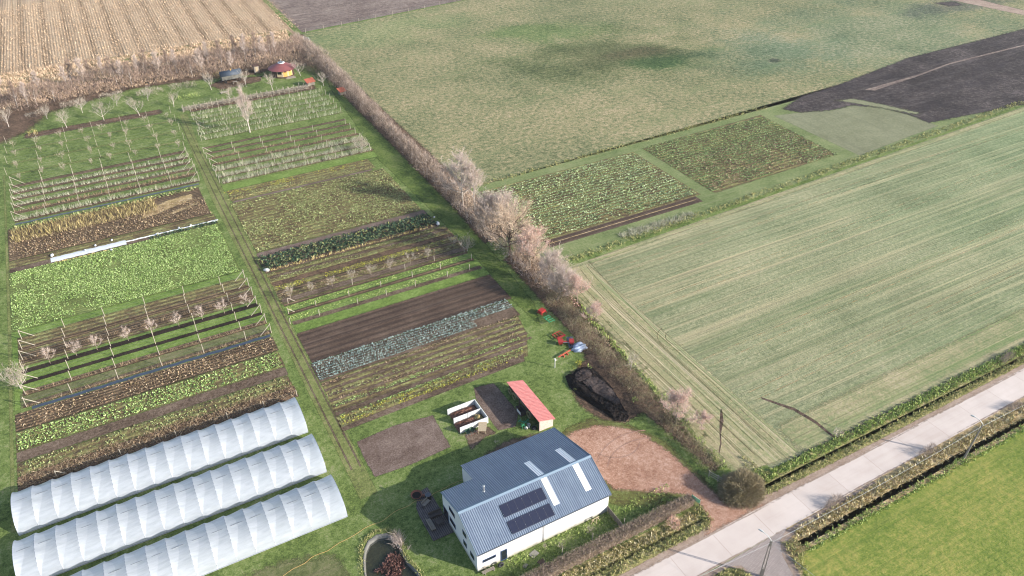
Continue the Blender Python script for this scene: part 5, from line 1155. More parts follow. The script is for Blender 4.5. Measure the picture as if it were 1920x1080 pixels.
# little things in the front garden
o = thing('sawhorse', 43.9, 58.2, 'broken wooden trestle against the wall at the right end of the house', 'trestle')
for (a, b) in (((-.6, 0, 0), (-.3, 0, .9)), ((.0, 0, 0), (-.3, 0, .9)), ((.1, -.3, 0), (.5, .2, .8)), ((.9, 0, 0), (.5, .2, .8))): g = MB(); g.tube([a, b], .06, 5); g.build('leg', m_wpale, o)
g = MB(); g.tube([(-.5, 0, .85), (.8, .1, .8)], .06, 5); g.build('beam', m_wpale, o)
o = thing('wooden_fence', 46.6, 59, 'low grey board fence from the house corner to the clipped hedge', 'fence')
g = MB()
for i in range(14): y = -.1-i*.27; g.box(-.03, y-.25, .05, .03, y, 1.15+.04*math.sin(i*3))
g.build('boards', m_wgrey, o)
for y in (0, -1.8, -3.7): g = MB(); g.box(-.1, y-.05, 0, .0, y+.05, 1.25); g.build('post', m_wgrey, o)
m_slab = plain('stone_slab', (150, 146, 136), .9, .1); m_slab2 = plain('brown_slab', (112, 94, 84), .9, .1)
for (px, py, a, b, m, l, rz) in ((1001, 1039, .6, .45, m_slab, 'pale stone slab lying in the front garden grass', .3), (1016, 1055, .5, .5, m_slab2, 'brown slab in the front garden near the clipped hedge', .2), (985, 1061, .35, .25, m_slab, 'small grey slab in the front garden left of the brown slab', .6)):
    x, y = at(px, py); g = MB(); g.box(-a, -b, 0, a, b, .08); o = g.build('stone_slab', m, None, .02); o.location = (x, y, .01); o.rotation_euler.z = rz; tag(o, l, 'slab')
for (px, py, s, l) in ((1105, 1000, .5, 'small bare shrub in the front garden below the fence'), (1050, 1030, .45, 'small pale twiggy shrub in the middle of the front garden'), (1022, 1030, .35, 'tiny pale twiggy shrub left in the front garden'), (905+3, 1068, .3, 'small withered plant near the bench')):
    x, y = at(px, py); plant(T_fruit[2], x, y, s, l, 'shrub')
P = rect_pts(30, 58, 55.4, 58.8, 9, patchy(2.2, .42, 71)); stuff(tufts('tall_grass', P, l_greenb, 5, .3, .07, 20, 80, .08), 'rough green grass tufts in the front garden strip', 'tall grass')
for i, (px, py) in enumerate(((1056, 1046), (1113, 1018), (1172, 990))):
    x, y = at(px, py); g = MB(); g.tube([(0, 0, 0), (0, 0, 1.75)], .05, 6); o = g.build('garden_post', m_post); o.location = (x, y+.3, 0); tag(o, '%s pale post from the left standing in the clipped hedge' % ORD[i], 'post')

# ------------------------------------------------------------------ red-roofed shed, compost bays and tools
m_tile = NT('red_tiles', .7, .3); w1 = m_tile.wave('Y', .33, dist=0); w2 = m_tile.wave('X', .22, dist=0)
m_tile.bump(m_tile.math('ADD', w1, w2), .04, .6); m_tile = m_tile.col(m_tile.mix(m_tile.math('MULTIPLY', w1, .35), m_tile.ramp(m_tile.noise(2.5, 4), [(.3, sc((206, 122, 118))), (.7, sc((222, 148, 142)))]), sc((160, 88, 84))))
m_brick = NT('pale_brick', .85, .2); br = m_brick.new('ShaderNodeTexBrick'); br.inputs['Scale'].default_value = 1; br.inputs['Brick Width'].default_value = .3; br.inputs['Row Height'].default_value = .12; br.inputs['Mortar Size'].default_value = .015
br.inputs['Color1'].default_value = sc((214, 190, 180)); br.inputs['Color2'].default_value = sc((190, 164, 152)); br.inputs['Mortar'].default_value = sc((222, 212, 204))
mp = m_brick.new('ShaderNodeMapping'); mp.inputs['Rotation'].default_value = (math.pi/2, 0, 0); m_brick.l.new(m_brick.coord(), mp.inputs[0]); m_brick.l.new(mp.outputs[0], br.inputs[0]); m_brick = m_brick.col(br.outputs[0])
shed = thing('open_shed', 45.9, 77.3, 'long open shed with a pinkish red tiled roof and pale brick end', 'shed')
prism([(0, 0), (.12, 0), (.12, 0), (0, 0)], 0, .01)
g = MB(); g.add([(0.25, 0, 0), (2.75, 0, 0), (2.75, 0, 1.68), (.25, 0, 2.4), (0.25, .18, 0), (2.75, .18, 0), (2.75, .18, 1.68), (.25, .18, 2.4)], [(0, 1, 2, 3), (7, 6, 5, 4), (0, 3, 7, 4), (1, 5, 6, 2), (3, 2, 6, 7)]); g.build('end_wall', m_brick, shed)
g = MB(); g.box(2.6, .19, 0, 2.75, 9.9, 1.68); g.build('back_wall', m_wgrey, shed)
g = MB(); g.add([(0.25, 9.9, 0), (2.75, 9.9, 0), (2.75, 9.9, 1.68), (.25, 9.9, 2.4), (0.25, 10, 0), (2.75, 10, 0), (2.75, 10, 1.68), (.25, 10, 2.4)], [(0, 1, 2, 3), (7, 6, 5, 4), (0, 3, 7, 4), (1, 5, 6, 2), (3, 2, 6, 7)]); g.build('end_wall', m_wgrey, shed)
g = MB(); g.add([(-.1, -.25, 2.62), (3.0, -.25, 1.7), (3.0, 10.25, 1.7), (-.1, 10.25, 2.62), (-.1, -.25, 2.5), (3.0, -.25, 1.58), (3.0, 10.25, 1.58), (-.1, 10.25, 2.5)], [(0, 1, 2, 3), (7, 6, 5, 4), (0, 4, 5, 1), (1, 5, 6, 2), (2, 6, 7, 3), (3, 7, 4, 0)]); g.build('roof', m_tile, shed)
for y in (.1, 3.3, 6.6, 9.9): g = MB(); g.box(.2, y-.07, 0, .34, y+.07, 2.4); g.build('post', m_wdark, shed)
g = MB(); g.box(.9, 3.4, 0, 1.0, 9.8, 1.9); g.build('inner_wall', m_wgrey, shed)
m_tyreo = plain('mossy_rubber', (148, 142, 104), .9, .1, var=.25)
tyre(45.95, 86.6, 1.25, .62, .12, 'x', 'pale mossy tyre hung under the far end of the red-roofed shed', m=m_tyreo)
tyre(45.95, 85.2, 1.2, .66, .11, 'x', 'pale mossy tyre hung second from the far end of the red-roofed shed', m=m_tyreo)
tyre(45.95, 80.3, 1.2, .66, .11, 'x', 'pale mossy tyre hung near the brick end of the red-roofed shed', m=m_tyreo)
tyre(45.7, 78.2, .35, .42, .14, 'z', 'black tyre lying flat at the brick corner of the red-roofed shed').location.z = .19
o = thing('crate_trolley', 45.2, 82.3, 'dark open crate with a white side standing under the red roof edge', 'crate')
g = MB(); g.box(-.1, -.8, .1, .9, .9, .2); g.box(-.1, -.8, .2, 0, .9, 1.0); g.box(.8, -.8, .2, .9, .9, 1.0); g.box(0, -.8, .2, .8, -.7, 1.0); g.box(0, .8, .2, .8, .9, 1.0); g.build('box', m_wdark, o)
g = MB(); g.box(-.14, -.8, .5, -.11, .4, 1.0); g.build('side_panel', m_bag, o)
m_gm = plain('green_machine_paint', (52, 148, 98), .5, .4, var=.15); m_rm = plain('red_machine_paint', (176, 54, 50), .5, .4, var=.12); m_om = plain('orange_red_paint', (198, 98, 74), .6, .3)
def frame_tool(name, x, y, rz, m, label, cat, bars, tines, wheels=(), plate=None):
    o = thing(name, x, y, label, cat, rz=rz)
    g = MB(); [g.box(*b) for b in bars]; g.build('frame', m, o)
    for (tx, ty, th) in tines: g = MB(); g.tube([(tx, ty, th), (tx+.08, ty, th*.5), (tx-.05, ty, .02)], [.045, .04, .02], 5); g.build('tine', m, o)
    for (wx, wy, wr) in wheels: w_ = MB(); w_.torus((wx, wy, wr), wr*.72, wr*.28, 'x', 14, 6); w_.build('wheel', m_bag, o)
    if plate: g = MB(); g.box(*plate); g.build('plate', m, o)
    return o
frame_tool('cultivator', 44.7, 79.4, .5, m_gm, 'green cultivator with white wheels before the brick end of the red-roofed shed', 'cultivator', [(-1.0, -.06, .7, 1.0, .06, .84), (-.06, -.06, .7, .06, 1.0, .84), (-.5, -.5, .5, -.4, .5, .62), (.4, -.5, .5, .5, .5, .62), (-.9, .0, .84, -.8, .1, 1.3), (-.35, .95, .7, .35, 1.05, .84)],
           [(-.9, -.1, .7), (-.3, -.1, .7), (.3, -.1, .7), (.9, -.1, .7)], [(-.45, -.5, .3), (.45, -.5, .3), (.0, -.7, .26)])
# compost bays
bay = thing('compost_bays', 35.0, 83.0, 'white-walled compost bays open towards the left, with three partitions', 'compost bay')
m_cw = plain('white_board', (232, 230, 226), .8, .2, var=.05)
for y in (0, 2.35, 4.7): 
    g = MB(); g.box(0, y-.06, 0, 4.85, y+.06, 1.25); p_ = g.build('side_wall', m_cw, bay)
    g = MB(); g.box(2.4, y-.075, 0, 2.46, y+.075, 1.27); g.build('batten', m_trim, p_)
g = MB(); g.box(4.86, -.06, 0, 4.98, 4.76, 1.25); g.build('back_wall', m_cw, bay)
def heap(name, x, y, a, b, h, m, label, rz=0, n=26, seed=1, p=1.0, tuf=None):
    vs = []; fs = []; rs_ = random.Random(seed)
    for i in range(n+1):
        for j in range(n+1):
            u_, v_ = -1+2*i/n, -1+2*j/n; r_ = min(1, math.hypot(u_, v_) if p == 1 else max(abs(u_), abs(v_)))
            z = h*(math.cos(r_*math.pi/2)**(.8 if p == 1 else .5))*(0.8+.4*float(vnoise(x*3+u_*4, y*3+v_*4, 1.0, seed)))+(rs_.uniform(-.03, .03) if r_ < .95 else 0)
            vs.append((u_*a, v_*b, max(0, z)))
    fs = [(i*(n+1)+j, (i+1)*(n+1)+j, (i+1)*(n+1)+j+1, i*(n+1)+j+1) for i in range(n) for j in range(n)]
    o = fast(name, vs, fs, m, smooth=True); o.location = (x, y, .015); o.rotation_euler.z = rz; return tag(o, label, 'heap')
m_comp = field('compost', [(70, 48, 40), (104, 72, 60), (140, 102, 88), (160, 124, 104)], 1.2, .15, bump=.12); m_hay = field('hay', [(110, 98, 62), (164, 146, 100), (204, 186, 140)], 1.5, .15, bump=.12)
heap('compost_heap', 37.5, 86.55, 2.3, 1.05, .75, m_comp, 'reddish brown compost heap in the far white bay', seed=2, p=2)
heap('compost_heap', 37.3, 84.2, 2.4, 1.05, .7, m_comp, 'mixed compost heap in the near white bay', seed=3, p=2)
heap('hay_heap', 38.8, 84.4, .95, .85, 1.0, m_hay, 'pale hay pile on the compost in the near white bay', seed=4)
m_wbg = plain('dark_green_tub', (36, 84, 62), .5, .4)
for i, (x, y, l) in enumerate(((36.0, 82.3, 'dark green wheelbarrow left of two, against the white compost wall'), (36.8, 82.4, 'dark green wheelbarrow right of two, against the white compost wall'))):
    o = thing('wheelbarrow', x, y, l, 'wheelbarrow', 'wheelbarrows by the compost bays', -.15+.3*i)
    g = MB(); g.add([(-.32, -.5, .6), (.32, -.5, .6), (.32, .5, .62), (-.32, .5, .62), (-.2, -.3, .28), (.2, -.3, .28), (.2, .35, .3), (-.2, .35, .3)], [(0, 1, 5, 4), (1, 2, 6, 5), (2, 3, 7, 6), (3, 0, 4, 7), (4, 5, 6, 7)]); g.build('tub', m_wbg, o)
    for s_ in (-1, 1): g = MB(); g.tube([(s_*.1, .75, .22), (s_*.24, -.1, .3), (s_*.28, -.95, .62)], .022, 5); g.build('handle', m_steel, o); g = MB(); g.tube([(s_*.22, -.25, .3), (s_*.26, -.4, 0)], .02, 5); g.build('leg', m_steel, o); g = MB(); g.tube([(s_*.28, -.95, .62), (s_*.28, -1.1, .66)], .03, 5); g.build('grip', m_rm, o)
    g = MB(); g.torus((0, .75, .2), .14, .05, 'x', 14, 6); g.build('wheel', m_tyre, o)
o = thing('wooden_ramp', 38.4, 81.9, 'pale wooden ramp table standing askew below the compost bays', 'table', rz=-.55)
g = MB(); g.add([(-.65, -.9, .75), (.65, -.9, .75), (.65, .9, .95), (-.65, .9, .95), (-.65, -.9, .67), (.65, -.9, .67), (.65, .9, .87), (-.65, .9, .87)], [(0, 1, 2, 3), (7, 6, 5, 4), (0, 4, 5, 1), (1, 5, 6, 2), (2, 6, 7, 3), (3, 7, 4, 0)]); g.build('table_top', m_wpale, o)
for a in (-.55, .55):
    for b, h_ in ((-.8, .67), (.8, .86)): g = MB(); g.box(a-.05, b-.05, 0, a+.05, b+.05, h_); g.build('leg', m_wpale, o)
plant(T_fruit[1], *at(930, 829), .4, 'dry pale branch heap on the bare soil behind the house', 'branch', zs=.3)
# dark compost heap with sheets
m_dh = field('black_compost', [(24, 20, 20), (36, 31, 30), (50, 43, 41)], 1.5, .15, bump=.2); m_dt = field('grey_compost_top', [(56, 48, 47), (72, 63, 61), (88, 79, 76)], 2, .12, bump=.12)
hp_ = empty('compost_windrow', (58.9, 79.6, 0), 'long dark compost windrow with greyish raked top beside the hedgerow', 'compost heap')
L_ = [(-2.0, 6.2), (1.8, 6.9), (2.7, 5.6), (2.9, 1.5), (2.2, -2.5), (1.4, -5.8), (.3, -6.5), (-.9, -5.6), (-1.6, -2.5), (-2.5, 1.5), (-2.7, 4.0)]
n = len(L_); vs = []
for k, z in ((1.12, 0), (1.0, .3), (.9, .62), (.76, .85)): vs += [(x*k+.08*math.sin(i*5+k*9), y*k+.1*math.cos(i*3+k*7), z*(.95+.1*math.sin(i*2))) for i, (x, y) in enumerate(L_)]
g = MB(); g.add(vs, [(j*n+(i+1) % n, j*n+i, (j+1)*n+i, (j+1)*n+(i+1) % n) for j in range(3) for i in range(n)]+[tuple(reversed(range(3*n, 4*n)))])
g.f = [tuple(reversed(f)) for f in g.f]; o = g.build('body', m_dh, hp_)
bm = bmesh.new(); bm.from_mesh(o.data); bmesh.ops.triangulate(bm, faces=bm.faces); bmesh.ops.subdivide_edges(bm, edges=bm.edges, cuts=5, use_grid_fill=True)
bm.normal_update()
for v in bm.verts:
    if v.co.z > .05: v.co += v.normal*(random.uniform(-.10, .10)+.4*(float(vnoise(v.co.x*1.0+9, v.co.y+v.co.z*2, .7, 5))-.5))
bm.to_mesh(o.data); bm.free()
def slab_top(poly, z, h, name):
    g = MB(); n = len(poly); g.add([(x, y, z+h) for x, y in poly]+[(x*1.04, y*1.04, z) for x, y in poly], [tuple(range(n))]+[(i, i+n, (i+1) % n+n, (i+1) % n) for i in range(n)]); o = g.build(name, m_dt, hp_); bm = bmesh.new(); bm.from_mesh(o.data); bmesh.ops.triangulate(bm, faces=bm.faces); bmesh.ops.subdivide_edges(bm, edges=bm.edges, cuts=5, use_grid_fill=True)
    for v in bm.verts: v.co += Vector((random.gauss(0, .07), random.gauss(0, .07), random.gauss(0, .05)+.35*float(vnoise(v.co.x, v.co.y, .9, 8))-.2))
    bm.to_mesh(o.data); bm.free(); return o
slab_top([(-1.3, 3.6), (1.3, 4.1), (1.7, 5.3), (.4, 5.9), (-1.0, 5.5), (-1.5, 4.6)], .9, .14, 'raked_top')
slab_top([(-1.1, 3.1), (-.7, .6), (.1, -1.9), (.7, -3.9), (1.6, -3.7), (2.1, -1.2), (2.1, 1.4), (1.7, 3.2), (.9, 3.75), (-.2, 3.5)], .9, .16, 'raked_top')
# machines along the hedgerow
frame_tool('harrow', 62.3, 104.1, .3, m_rm, 'red boxy implement farthest up along the hedgerow', 'implement', [(-.6, -.5, .45, .6, .5, .9), (-.7, -.7, .3, -.55, .7, .45), (.55, -.7, .3, .7, .7, .45)], [(-.6, -.6, .3), (.6, -.6, .3)])
frame_tool('cultivator', 62.2, 101.3, .1, m_gm, 'green tined cultivator on the grass between two red implements', 'cultivator', [(-.5, -1.0, .55, -.6, 1.0, .7), (-.5, -.9, .55, .7, -.8, .68), (-.5, -.35, .55, .7, -.25, .68), (-.5, .3, .55, .7, .4, .68), (-.5, .85, .55, .7, .95, .68), (-.8, -.1, .7, -.5, .1, 1.1)], [(.7, -.85, .6), (.7, -.3, .6), (.7, .35, .6), (.7, .9, .6)])
frame_tool('harrow', 61.4, 96.4, .15, m_rm, 'red open lattice harrow lying on the grass', 'harrow', [(-.95, -.8, .3, -.85, .8, .42), (-.35, -.8, .3, -.25, .8, .42), (.25, -.8, .3, .35, .8, .42), (.85, -.8, .3, .95, .8, .42), (-.95, -.85, .42, .95, -.5, .5), (-.95, .75, .42, .95, .85, .5)], [(-.9, -.6, .3), (-.3, 0, .3), (.3, .6, .3), (.9, -.6, .3)])
o = thing('seed_hopper', 61.4, 93.9, 'bright red twin-hopper implement near the tarpaulin', 'hopper', rz=-.5)
for s_ in (-1, 1): g = MB(); g.add([(s_*1.0-.45, -.55, .9), (s_*1.0+.45, -.55, .9), (s_*1.0+.45, .55, .9), (s_*1.0-.45, .55, .9), (s_*1.0-.25, -.35, .2), (s_*1.0+.25, -.35, .2), (s_*1.0+.25, .35, .2), (s_*1.0-.25, .35, .2)], [(0, 1, 5, 4), (1, 2, 6, 5), (2, 3, 7, 6), (3, 0, 4, 7), (4, 5, 6, 7), (0, 3, 2, 1)]); g.build('hopper', m_rm, o)
g = MB(); g.box(-.9, -.15, .45, .9, .15, .7); g.build('frame', m_rm, o); g = MB(); g.tube([(-.6, -.3, .7), (.6, -.3, .7)], .05, 6); g.build('axle', m_steel, o)
for s_ in (-1, 1): g = MB(); g.torus((s_*.75, -.45, .22), .16, .06, 'x', 12, 6); g.build('wheel', m_tyre, o)
m_tarp = plain('tarpaulin', (168, 182, 206), .5, .35, var=.25, scale=1.6)
bm = bmesh.new(); bmesh.ops.create_icosphere(bm, subdivisions=4, radius=1)
for v in bm.verts:
    k = 1+.16*math.sin(v.co.x*5+v.co.y*3)+.1*math.sin(v.co.y*9+v.co.z*6)+random.uniform(-.03, .03); v.co = Vector((v.co.x*1.35*k, v.co.y*1.05*k, max(0, v.co.z*.95*k)))
me = bpy.data.meshes.new('tarpaulin'); bm.to_mesh(me); bm.free(); o = link('tarpaulin', me, m_tarp); o.location = (62.9, 91.8, .0); tag(o, 'crumpled pale blue tarpaulin bundle beside the low hedgerow', 'tarpaulin')
o = heap('tarpaulin', 62.5, 94.0, .6, 1.6, .25, plain('grey_tarpaulin', (110, 114, 128), .6, .3), 'flat grey tarpaulin strip lying behind the pale blue bundle', rz=-.4, seed=9); o['category'] = 'tarpaulin'
o = thing('timber_beam', 59.5, 91.4, 'orange-red steel beam on short legs lying on the grass', 'beam', rz=.22)
g = MB(); g.box(-1.5, -.1, .35, 1.5, .1, .5); g.build('beam', m_om, o)
for a in (-.4, .5): g = MB(); g.box(a-.07, -.45, 0, a+.07, .1, .35); g.build('leg', m_om, o)
o = thing('water_post', 56.25, 89.3, 'lone white post with a small cap beside the grass track', 'post')
g = MB(); g.tube([(0, 0, 0), (0, 0, 1.9)], .07, 8); g.build('pole', m_cw, o); g = MB(); g.box(-.12, -.12, 1.9, .12, .12, 2.05); g.build('cap', m_cw, o); g = MB(); g.tube([(0, 0, 1.6), (.5, .1, 1.55)], .04, 6); g.build('arm', m_cw, o)
# white gate and sign at the entrance
o = thing('field_gate', 63.3, 57.0, 'weathered white gate leaning in the shadow beside the round bush', 'gate', rz=math.atan2(-2.7, 1.0))
for z in (.35, .75, 1.15): g = MB(); g.box(0, -.03, z-.05, 2.9, .03, z+.05); g.build('rail', m_post, o)
for x in (0, 1.45, 2.9): g = MB(); g.box(x-.06, -.05, 0, x+.06, .05, 1.35); g.build('post', m_post, o)
sg = thing('farm_sign', 58.2, 53.95, 'green farm sign board with a pale logo facing the driveway mouth', 'sign', rz=math.radians(-75))
m_sg = plain('sign_green', (150, 236, 170), .5, .4, var=.05); m_st = plain('sign_print', (196, 226, 208), .5, .4); m_sb = plain('sign_edge', (206, 198, 178), .6, .3)
g = MB(); g.box(-.5, -.03, .75, .75, .03, 1.55); g.build('board', m_sb, sg, .01)
g = MB(); g.box(-.72, -.045, .78, .72, -.031, 1.52); f_ = g.build('face', m_sg, sg)
g = MB(); g.add([(-.45+.16*math.cos(a*.785), -.05, 1.2+.16*math.sin(a*.785)) for a in range(8)], [tuple(range(8))]); g.build('logo', m_st, f_)
g = MB(); [g.box(-.12, -.052, 1.28-k*.17, .5-.1*k, -.047, 1.34-k*.17) for k in range(3)]; g.build('lettering', m_st, f_)
for x in (-.7, .7): g = MB(); g.box(x-.05, .031, 0, x+.05, .12, 1.6); g.build('post', m_wdark, sg)
g = MB(); g.box(-.12, -.1, 0, .08, .1, .25); o = g.build('mail_box', plain('teal_box', (30, 110, 110), .5, .4)); o.location = (57.75, 54.0, .9); o.parent = None; tag(o, 'small dark teal box hung at the left end of the green sign', 'box')

# ------------------------------------------------------------------ street poles and cable
m_conc = plain('pole_concrete', (150, 142, 134), .8, .2, var=.1, scale=1.5); m_lamp = plain('lamp_metal', (220, 222, 222), .4, .5, .2)
def pole(x, y, h, lean, lattice, label):
    o = thing('street_lamp', x, y, label, 'street lamp'); tx, ty = lean
    def P3(z, dx=0, dy=0): return (tx*z/h+dx, ty*z/h+dy, z)
    g = MB()
    if lattice:
        wv = Vector((.93, -.36, 0))
        for s_ in (-1, 1):
            pts = [P3(z, wv.x*s_*(.24-.012*z), wv.y*s_*(.24-.012*z)) for z in (-.1, h)]
            g.tube(pts, [.085, .06], 4, sm=False)
        for k in range(19): z = 1.6+k*(h-1.8)/18.5; w_ = .24-.012*z; g.tube([P3(z, wv.x*w_, wv.y*w_), P3(z, -wv.x*w_, -wv.y*w_)], .045, 4, sm=False)
        g.tube([P3(-.1), P3(1.7)], [.2, .18], 4, sm=False); g.tube([P3(h-.9), P3(h+.05)], [.12, .11], 4, sm=False)
    else: g.tube([P3(-.1), P3(h)], [.17, .09], 8)
    g.build('shaft', m_conc, o)
    g = MB(); a = Vector(P3(h)); d = Vector((-.35, 1.0, 0)).normalized()
    g.tube([a-Vector((0, 0, .5)), a+Vector((0, 0, .15)), a+d*.5+Vector((0, 0, .6)), a+d*1.3+Vector((0, 0, .8))], .045, 6); g.build('arm', m_lamp, o)
    g = MB(); e = a+d*1.3+Vector((0, 0, .8)); g.tube([e-d*.1, e+d*.15, e+d*.6], [.06, .13, .07], 8); g.build('lamp_head', m_lamp, o)
    return Vector((x, y, 0))+Vector(P3(h-.3))
p1 = pole(99.3, 41.1, 7.1, (.35, -.3), False, 'far street lamp on a slim concrete pole beside the straight water ditch')
x2, y2 = at(1446, 1015, 7.1)
p2 = pole(x2-.1, y2, 7.1, (.1, 0), True, 'near street lamp on a ladder-like concrete pole over the cobbled side road')
def cable(a, b, sag, label, offs):
    g = MB(); pts = []
    for i in range(25):
        t_ = i/24; p = a.lerp(b, t_); p.z -= sag*4*t_*(1-t_); p = p+offs; pts.append(p)
    g.tube(pts, .02, 4, caps=False); tag(g.build('overhead_cable', plain('cable_sheath', (190, 194, 198), .5, .4)), label, 'cable')
cable(p2, p1, .55, 'overhead cable strung between the two street lamps', Vector((0, 0, 0)))
cable(p1, Vector((142, 40.9, 6.8)), .55, 'overhead cable running from the far street lamp out of the frame', Vector((0, 0, 0)))
cable(p2, Vector((14, 43.5, 6.8)), .6, 'overhead cable running from the near street lamp to the lower left', Vector((0, 0, 0)))
cable(p2, Vector((66, 8, 6.6)), .5, 'overhead cable running from the near street lamp along the side road', Vector((0, 0, 0)))

# ------------------------------------------------------------------ round hut, wagon, outhouse and coops at the top
m_hr = plain('maroon_roof', (138, 82, 82), .6, .3, var=.1, scale=1.2); m_hy = plain('yellow_timber', (206, 184, 150), .8, .2, var=.08); m_hd = plain('dark_brown_wall', (92, 70, 60), .85, .2)
m_door = plain('honey_door', (222, 168, 92), .7, .3)
hut = thing('round_hut', 54.9, 259.8, 'round yurt-like hut with a maroon conical roof and yellow timber front', 'hut')
hut.scale = (1.12, 1.12, 1.15)
N = 12; Rw = 3.15
for k in range(N):
    a0, a1 = 2*math.pi*(k+.5)/N, 2*math.pi*(k+1.5)/N; am = (a0+a1)/2
    p, q = (Rw*math.cos(a0), Rw*math.sin(a0)), (Rw*math.cos(a1), Rw*math.sin(a1))
    front = -2.2 < (am+math.pi) % (2*math.pi)-math.pi < -.55
    g = MB(); g.quad((*p, .3), (*q, .3), (*q, 2.35), (*p, 2.35)); g.build('wall_panel', m_hy if front else m_hd, hut)
    if front:
        pp, qq = Vector((*p, 0)), Vector((*q, 0)); nrm = Vector((math.cos(am), math.sin(am), 0))*.04; isdoor = abs(((am+math.pi) % (2*math.pi)-math.pi)+1.3) < .3
        a_, b_ = pp.lerp(qq, .16)+nrm, pp.lerp(qq, .84)+nrm
        z0, z1 = (.35, 2.15) if isdoor else (1.05, 2.1)
        g = MB(); g.quad((a_.x, a_.y, z0), (b_.x, b_.y, z0), (b_.x, b_.y, z1), (a_.x, a_.y, z1)); w_ = g.build('door' if isdoor else 'window', m_door if isdoor else m_glass, hut)
        if isdoor: a2, b2 = pp.lerp(qq, .35)+nrm*1.8, pp.lerp(qq, .65)+nrm*1.8; g = MB(); g.quad((a2.x, a2.y, 1.55), (b2.x, b2.y, 1.55), (b2.x, b2.y, 1.95), (a2.x, a2.y, 1.95)); g.build('pane', m_glass, w_)
g = MB(); g.tube([(0, 0, 2.1), (0, 0, 2.12), (0, 0, 3.5)], [4.0, 4.05, .9], 24, caps=False, sm=False); g.add([(4.0*math.cos(i*math.pi/12), 4.0*math.sin(i*math.pi/12), 2.1) for i in range(24)], [tuple(reversed(range(24)))]); g.build('roof', m_hr, hut)
g = MB(); g.tube([(0, 0, 3.42), (0, 0, 3.6), (0, 0, 3.62)], [1.0, 1.0, .55], 20); cr_ = g.build('roof_crown', m_lamp, hut); g = MB(); g.tube([(0, 0, 3.55), (0, 0, 3.68)], .55, 16); g.build('pane', m_glass, cr_)
g = MB(); g.tube([(0, .1, 3.6), (0, .1, 4.3)], .1, 8); g.tube([(0, .1, 4.3), (0, .1, 4.45)], [.2, .1], 8); g.build('chimney', m_steel, hut)
g = MB(); g.tube([(0, 0, 0), (0, 0, .3)], 3.3, 24); g.build('plinth', m_hd, hut); g = MB(); g.box(-.3, -4.4, 0, 2.6, -3.3, .16); g.box(.1, -3.9, .16, 2.2, -3.2, .28); g.build('step', m_wgrey, hut)
o = thing('wagon', 38.9, 262.6, 'dark round-roofed wagon wrapped in grey tarpaulin below the copse', 'wagon', rz=.03)
o.scale = (1.0, 1.1, 1.35)
g = MB(); pr = [(-1.3*math.cos(i*math.pi/10), 1.6+.95*math.sin(i*math.pi/10)) for i in range(11)]
g.add([(x, y, z) for x in (-3.3, 3.3) for (y, z) in pr], [(i, i+1, i+12, i+11) for i in range(10)]+[tuple(range(10, -1, -1)), tuple(range(11, 22))], 0, True); g.build('roof', plain('dark_canvas', (72, 82, 96), .6, .3), o)
g = MB(); g.box(-3.2, -1.25, .7, 3.2, 1.25, 1.6); g.build('body', plain('grey_canvas', (116, 114, 108), .8, .2, var=.25, scale=1), o)
for x in (-2.2, 2.2):
    for y in (-1.3, 1.3): g = MB(); g.torus((x, y, .42), .3, .12, 'y', 14, 6); g.build('wheel', m_tyre, o)
g = MB(); g.tube([(.2, -.2, 2.5), (.2, -.2, 2.95)], .13, 8); g.build('chimney', plain('yellow_cowl', (224, 180, 90), .5, .3), o)
o = thing('picnic_table', 39.2, 259.2, 'small wooden table in front of the dark wagon', 'table'); g = MB(); g.box(-.7, -.4, .7, .7, .4, .78); g.build('table_top', m_wgrey, o)
for a in (-.6, .6):
    for b in (-.3, .3): g = MB(); g.box(a-.05, b-.05, 0, a+.05, b+.05, .7); g.build('leg', m_wgrey, o)
o = thing('outhouse', 47.9, 266.6, 'narrow pale wooden outhouse left of the round hut', 'outhouse'); g = MB(); g.box(-.8, -.7, 0, .8, .7, 2.2); g.build('wall', m_wgrey, o); g = MB(); g.add([(-.95, -.9, 2.22), (.95, -.9, 2.22), (.95, .9, 2.5), (-.95, .9, 2.5), (-.95, -.9, 2.3), (.95, -.9, 2.3), (.95, .9, 2.58), (-.95, .9, 2.58)], [(0, 3, 2, 1), (4, 5, 6, 7), (0, 1, 5, 4), (1, 2, 6, 5), (2, 3, 7, 6), (3, 0, 4, 7)]); g.build('roof', m_hd, o)
g = MB(); g.box(-.35, -.74, .1, .45, -.71, 1.95); g.build('door', m_wpale, o)
m_or = plain('orange_tile_roof', (192, 108, 84), .8, .2, var=.1)
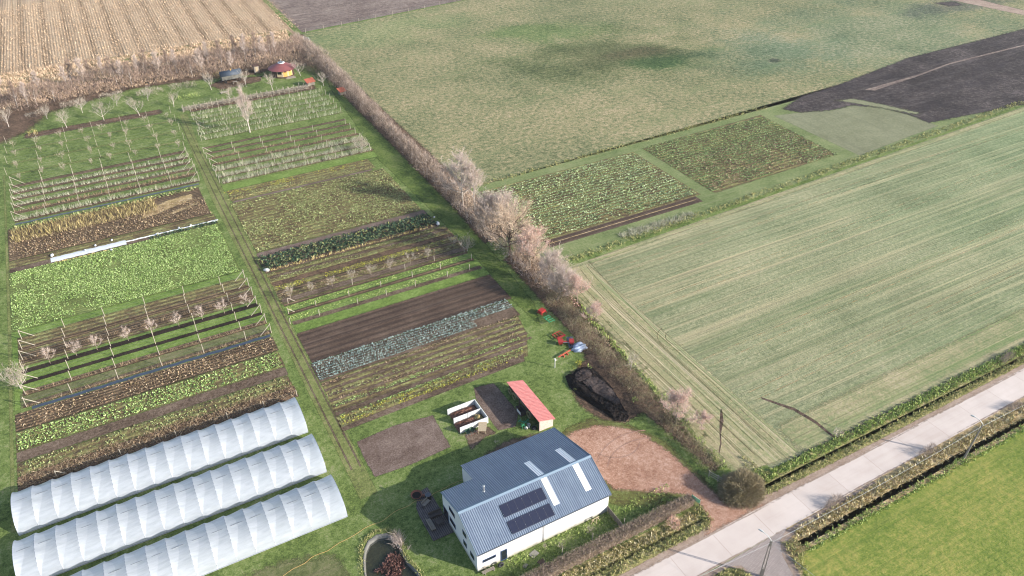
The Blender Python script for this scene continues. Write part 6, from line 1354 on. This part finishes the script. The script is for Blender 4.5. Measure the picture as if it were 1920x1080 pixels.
for (x, y, l, sx) in ((59.8, 245.6, 'small coop with an orange-brown roof on grass beside the brushwood fence', 1.0), (66.0, 232.6, 'small coop with an orange-brown roof half hidden under the hedgerow', .8)):
    o = thing('poultry_coop', x, y, l, 'coop', rz=.15)
    g = MB(); g.box(-1.2*sx, -.8, .25, 1.2*sx, .8, 1.3); g.build('wall', m_wgrey, o)
    g = MB(); g.add([(-1.5*sx, -1.2, 1.3), (1.5*sx, -1.2, 1.3), (1.5*sx, 1.1, 1.95), (-1.5*sx, 1.1, 1.95), (-1.5*sx, -1.2, 1.38), (1.5*sx, -1.2, 1.38), (1.5*sx, 1.1, 2.03), (-1.5*sx, 1.1, 2.03)], [(0, 3, 2, 1), (4, 5, 6, 7), (0, 1, 5, 4), (1, 2, 6, 5), (2, 3, 7, 6), (3, 0, 4, 7)]); g.build('roof', m_or, o)
    for a in (-1, 1):
        for b in (-.7, .7): g = MB(); g.box(a*sx-.05, b-.05, 0, a*sx+.05, b+.05, .25); g.build('leg', m_wgrey, o)
o = thing('orchard_bench', 34.4, 252.2, 'pale bench standing on grass behind the brushwood fence', 'bench'); g = MB(); g.box(-1.2, -.3, .45, 1.2, .3, .55); g.build('seat', m_post, o)
for a in (-1, 1): g = MB(); g.box(a-.06, -.25, 0, a+.06, .25, .45); g.build('leg', m_post, o)
# pasture fence
o = thing('pasture_fence', 74.5, 300.6, 'wire fence on posts between the pasture and the ploughed field', 'fence')
for i in range(22): g = MB(); g.tube([(0, 0, 0), (random.uniform(-.1, .1), 0, 1.5)], .09, 5); q = g.build('post', m_post, o); q.location = (i*7.4, i*7.4*.142, 0)
g = MB(); [g.tube([(0, 0, z), (157, 22.3, z)], .02, 3, caps=False) for z in (.5, 1.0, 1.4)]; g.build('wire', m_wire, o)
o = thing('field_hurdle', 71.5, 292.5, 'small white gate at the top corner where pasture meets stubble', 'gate', rz=-1.2)
for z in (.4, .8, 1.2): g = MB(); g.box(0, -.04, z-.06, 3.2, .04, z+.06); g.build('rail', m_cw, o)
for x in (0, 3.2): g = MB(); g.box(x-.08, -.08, 0, x+.08, .08, 1.5); g.build('post', m_cw, o)

# ------------------------------------------------------------------ thin winter haze, one even box round everything
g = MB(); g.box(-3010, -3010, -1.7, 3010, 3010, 93)
hz = bpy.data.materials.new('thin_haze'); hz.use_nodes = True; hn = hz.node_tree.nodes
for n_ in list(hn):
    if n_.type == 'BSDF_PRINCIPLED': hn.remove(n_)
pv = hn.new('ShaderNodeVolumePrincipled'); pv.inputs['Color'].default_value = (0.86, 0.9, 0.95, 1); pv.inputs['Density'].default_value = 0.00009
pv.inputs['Anisotropy'].default_value = 0.2
hz.node_tree.links.new(pv.outputs[0], [n_ for n_ in hn if n_.type == 'OUTPUT_MATERIAL'][0].inputs['Volume'])
tag(g.build('haze', hz), kind='stuff')
